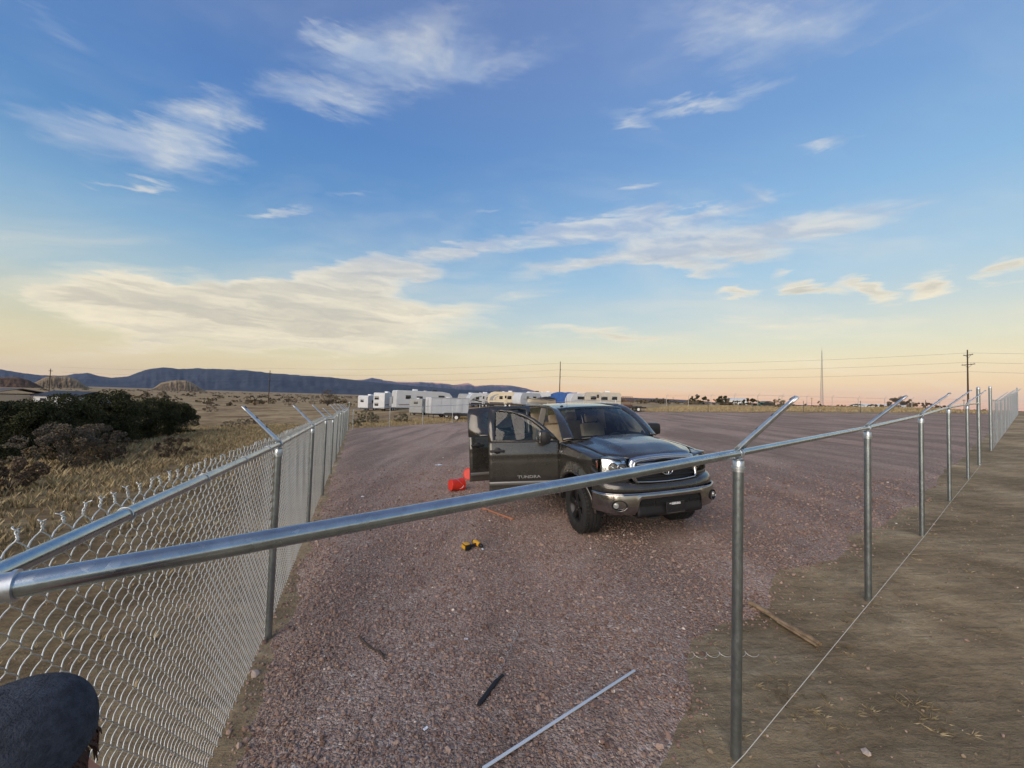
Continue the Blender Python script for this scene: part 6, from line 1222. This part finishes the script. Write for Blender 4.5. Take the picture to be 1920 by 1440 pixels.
if True:
    body = skin_body('body', bv, be, br, JACK, per)
    for sd in (1, -1):
        lg = skin_body('trouser_leg', [(0, sd*.10, .93), (.0, sd*.105, .75), (.02, sd*.11, .50), (-.02, sd*.115, .12)], [(0, 1), (1, 2), (2, 3)], [.108, .095, .078, .065], JEANS, per, 1)
        skin_body('boot', [(-.05, sd*.117, .055), (.02, sd*.118, .06), (.12, sd*.122, .045), (.19, sd*.125, .04), (-.02, sd*.116, .16)], [(0, 1), (1, 2), (2, 3), (1, 4)], [.05, .052, .05, .035, .05], BOOT, per, 1)
        hv = [(.17, sd*.24, .965), (.205, sd*.235, .93)]; he = [(0, 1)]; hr = [.028, .034]
        for k, (dy, l_) in enumerate(((-.03, .075), (-.010, .085), (.010, .08), (.03, .062))):
            i0 = len(hv); hv += [(.225, sd*.235+dy, .905), (.245, sd*.235+dy, .905-l_*.5), (.235, sd*.235+dy, .905-l_)]; he += [(1, i0), (i0, i0+1), (i0+1, i0+2)]; hr += [.010, .0095, .008]
        i0 = len(hv); hv += [(.225, sd*(.235-.035), .945), (.25, sd*(.235-.05), .915)]; he += [(0, i0), (i0, i0+1)]; hr += [.011, .009]
        skin_body('hand', hv, he, hr, SKIN, per, 1)
    # head tilted down, facing +X
    Mh = Matrix.Translation((.10, 0, HH)) @ Matrix.Rotation(rad(6), 4, 'Y')
    def head(u, v):                                            # u round, v from chin to crown
        a = 2*PI*u; z = -.125+.25*v; k = math.sqrt(max(0, 1-((v-.52)/.53)**2)); fx_ = .098*k; fy_ = .078*k
        if v < .45: fx_ *= .80+.45*v; fy_ *= .70+.66*v
        x = fx_*math.cos(a); y = fy_*math.sin(a); face = max(0, math.cos(a))**3
        x += face*(.010*math.exp(-((v-.16)/.07)**2)+.006*math.exp(-((v-.62)/.06)**2)-.012*math.exp(-((v-.52)/.05)**2)*(1 if abs(math.sin(a)) > .22 else .2))
        x += .030*math.exp(-((v-.40)/.07)**2)*max(0, 1-abs(a if a < PI else a-2*PI)/.22)+.022*math.exp(-((v-.50)/.09)**2)*max(0, 1-abs(a if a < PI else a-2*PI)/.18)
        return tuple(Mh @ Vector((x, y, z)))
    b = MB(); b.grid(head, 56, 40); hd_ = b.build('head', SKIN, per, 80)
    for sd in (1, -1):
        b = MB(); b.lathe([(.002, .008), (.009, .006), (.011, 0)], 12, Mh @ Matrix.Translation((.083, sd*.031, .008)) @ Matrix.Rotation(PI/2, 4, 'Y')); b.build('eye', mat('eye_white', (.7, .68, .65), .2), hd_, 50)
        b = MB(); b.tube([Mh @ Vector((.094, sd*.012, .028)), Mh @ Vector((.094, sd*.03, .034)), Mh @ Vector((.083, sd*.052, .028))], [.004, .006, .003], 6); b.build('eyebrow', HAIR, hd_, 50)
        b = MB(); b.grid(lambda u, v: tuple(Mh @ Vector((-.005-.018*math.cos(2*PI*u)*(.4+.6*v), sd*(.076+.016*v), .0+.032*math.sin(2*PI*u)*(.5+.5*v)))), 14, 3); b.build('ear', SKIN, hd_, 60)
    b = MB(); b.tube([Mh @ Vector((.084, -.022, -.068)), Mh @ Vector((.093, 0, -.066)), Mh @ Vector((.084, .022, -.068))], [.003, .006, .003], 6); b.build('mouth', mat('lips', (.36, .14, .11), .5), hd_, 50)
    # knit cap with a turned-up brim
    def cap(u, v):
        a = 2*PI*u; th = v*PI*.5; z = .020+.142*math.sin(th)+.010*math.sin(a*2)*v*(1-v); k = math.cos(th)**.72; x = (.116*k)*math.cos(a)-.004; y = (.096*k)*math.sin(a)
        rib = .0012*math.sin(a*56)*(1-v); return tuple(Mh @ Vector((x*(1+rib*6), y*(1+rib*6), z+(.062*math.cos(a)-.004)*(1-v)**1.3)))
    b = MB(); b.grid(cap, 112, 26); b.build('knit_cap', KNIT, per, 80, solid=.004)
    # hair below the brim: fringe at the brow, sides and nape
    b = MB(); rr_ = random.Random(5)
    for k in range(300):
        a = rr_.uniform(-PI, PI); l_ = rr_.uniform(.018, .05)*(1 if abs(a) > .7 else .75); p = Mh @ Vector((.104*math.cos(a), .088*math.sin(a), .022+.052*math.cos(a))); q = Mh @ Vector((.112*math.cos(a+rr_.uniform(-.1, .1))+.004, .094*math.sin(a+rr_.uniform(-.1, .1)), .026+.048*math.cos(a)-l_)); b.tube([p, (p+q)/2+Vector((.004*math.cos(a), .004*math.sin(a), 0)), q], [.0022, .0018, .0006], 4)
    b.build('hair', HAIR, hd_, 60, kind='stuff')
# ------------------------------------------------------------------ the air between here and the mountains
def make_haze(density):
    b = MB(); b.box((0, 6900, 340), (45000, 19000, 760)); mt = bpy.data.materials.new('haze'); mt.use_nodes = True; T = NT(mt.node_tree); T.n.remove(T.n['Principled BSDF'])
    v = T.node('ShaderNodeVolumePrincipled'); v.inputs['Color'].default_value = (.52, .65, 1.0, 1); v.inputs['Density'].default_value = density; v.inputs['Anisotropy'].default_value = 0.
    T.l.new(v.outputs[0], T.n['Material Output'].inputs['Volume']); return b.build('haze', mt, None, None, kind='stuff', label='thin evening haze over the plain', cat='haze')
HAZE = 2.1e-5
if HAZE: make_haze(HAZE)

0 and print('TRIS', sum(len(p.vertices)-2 for me in bpy.data.meshes for p in me.polygons))
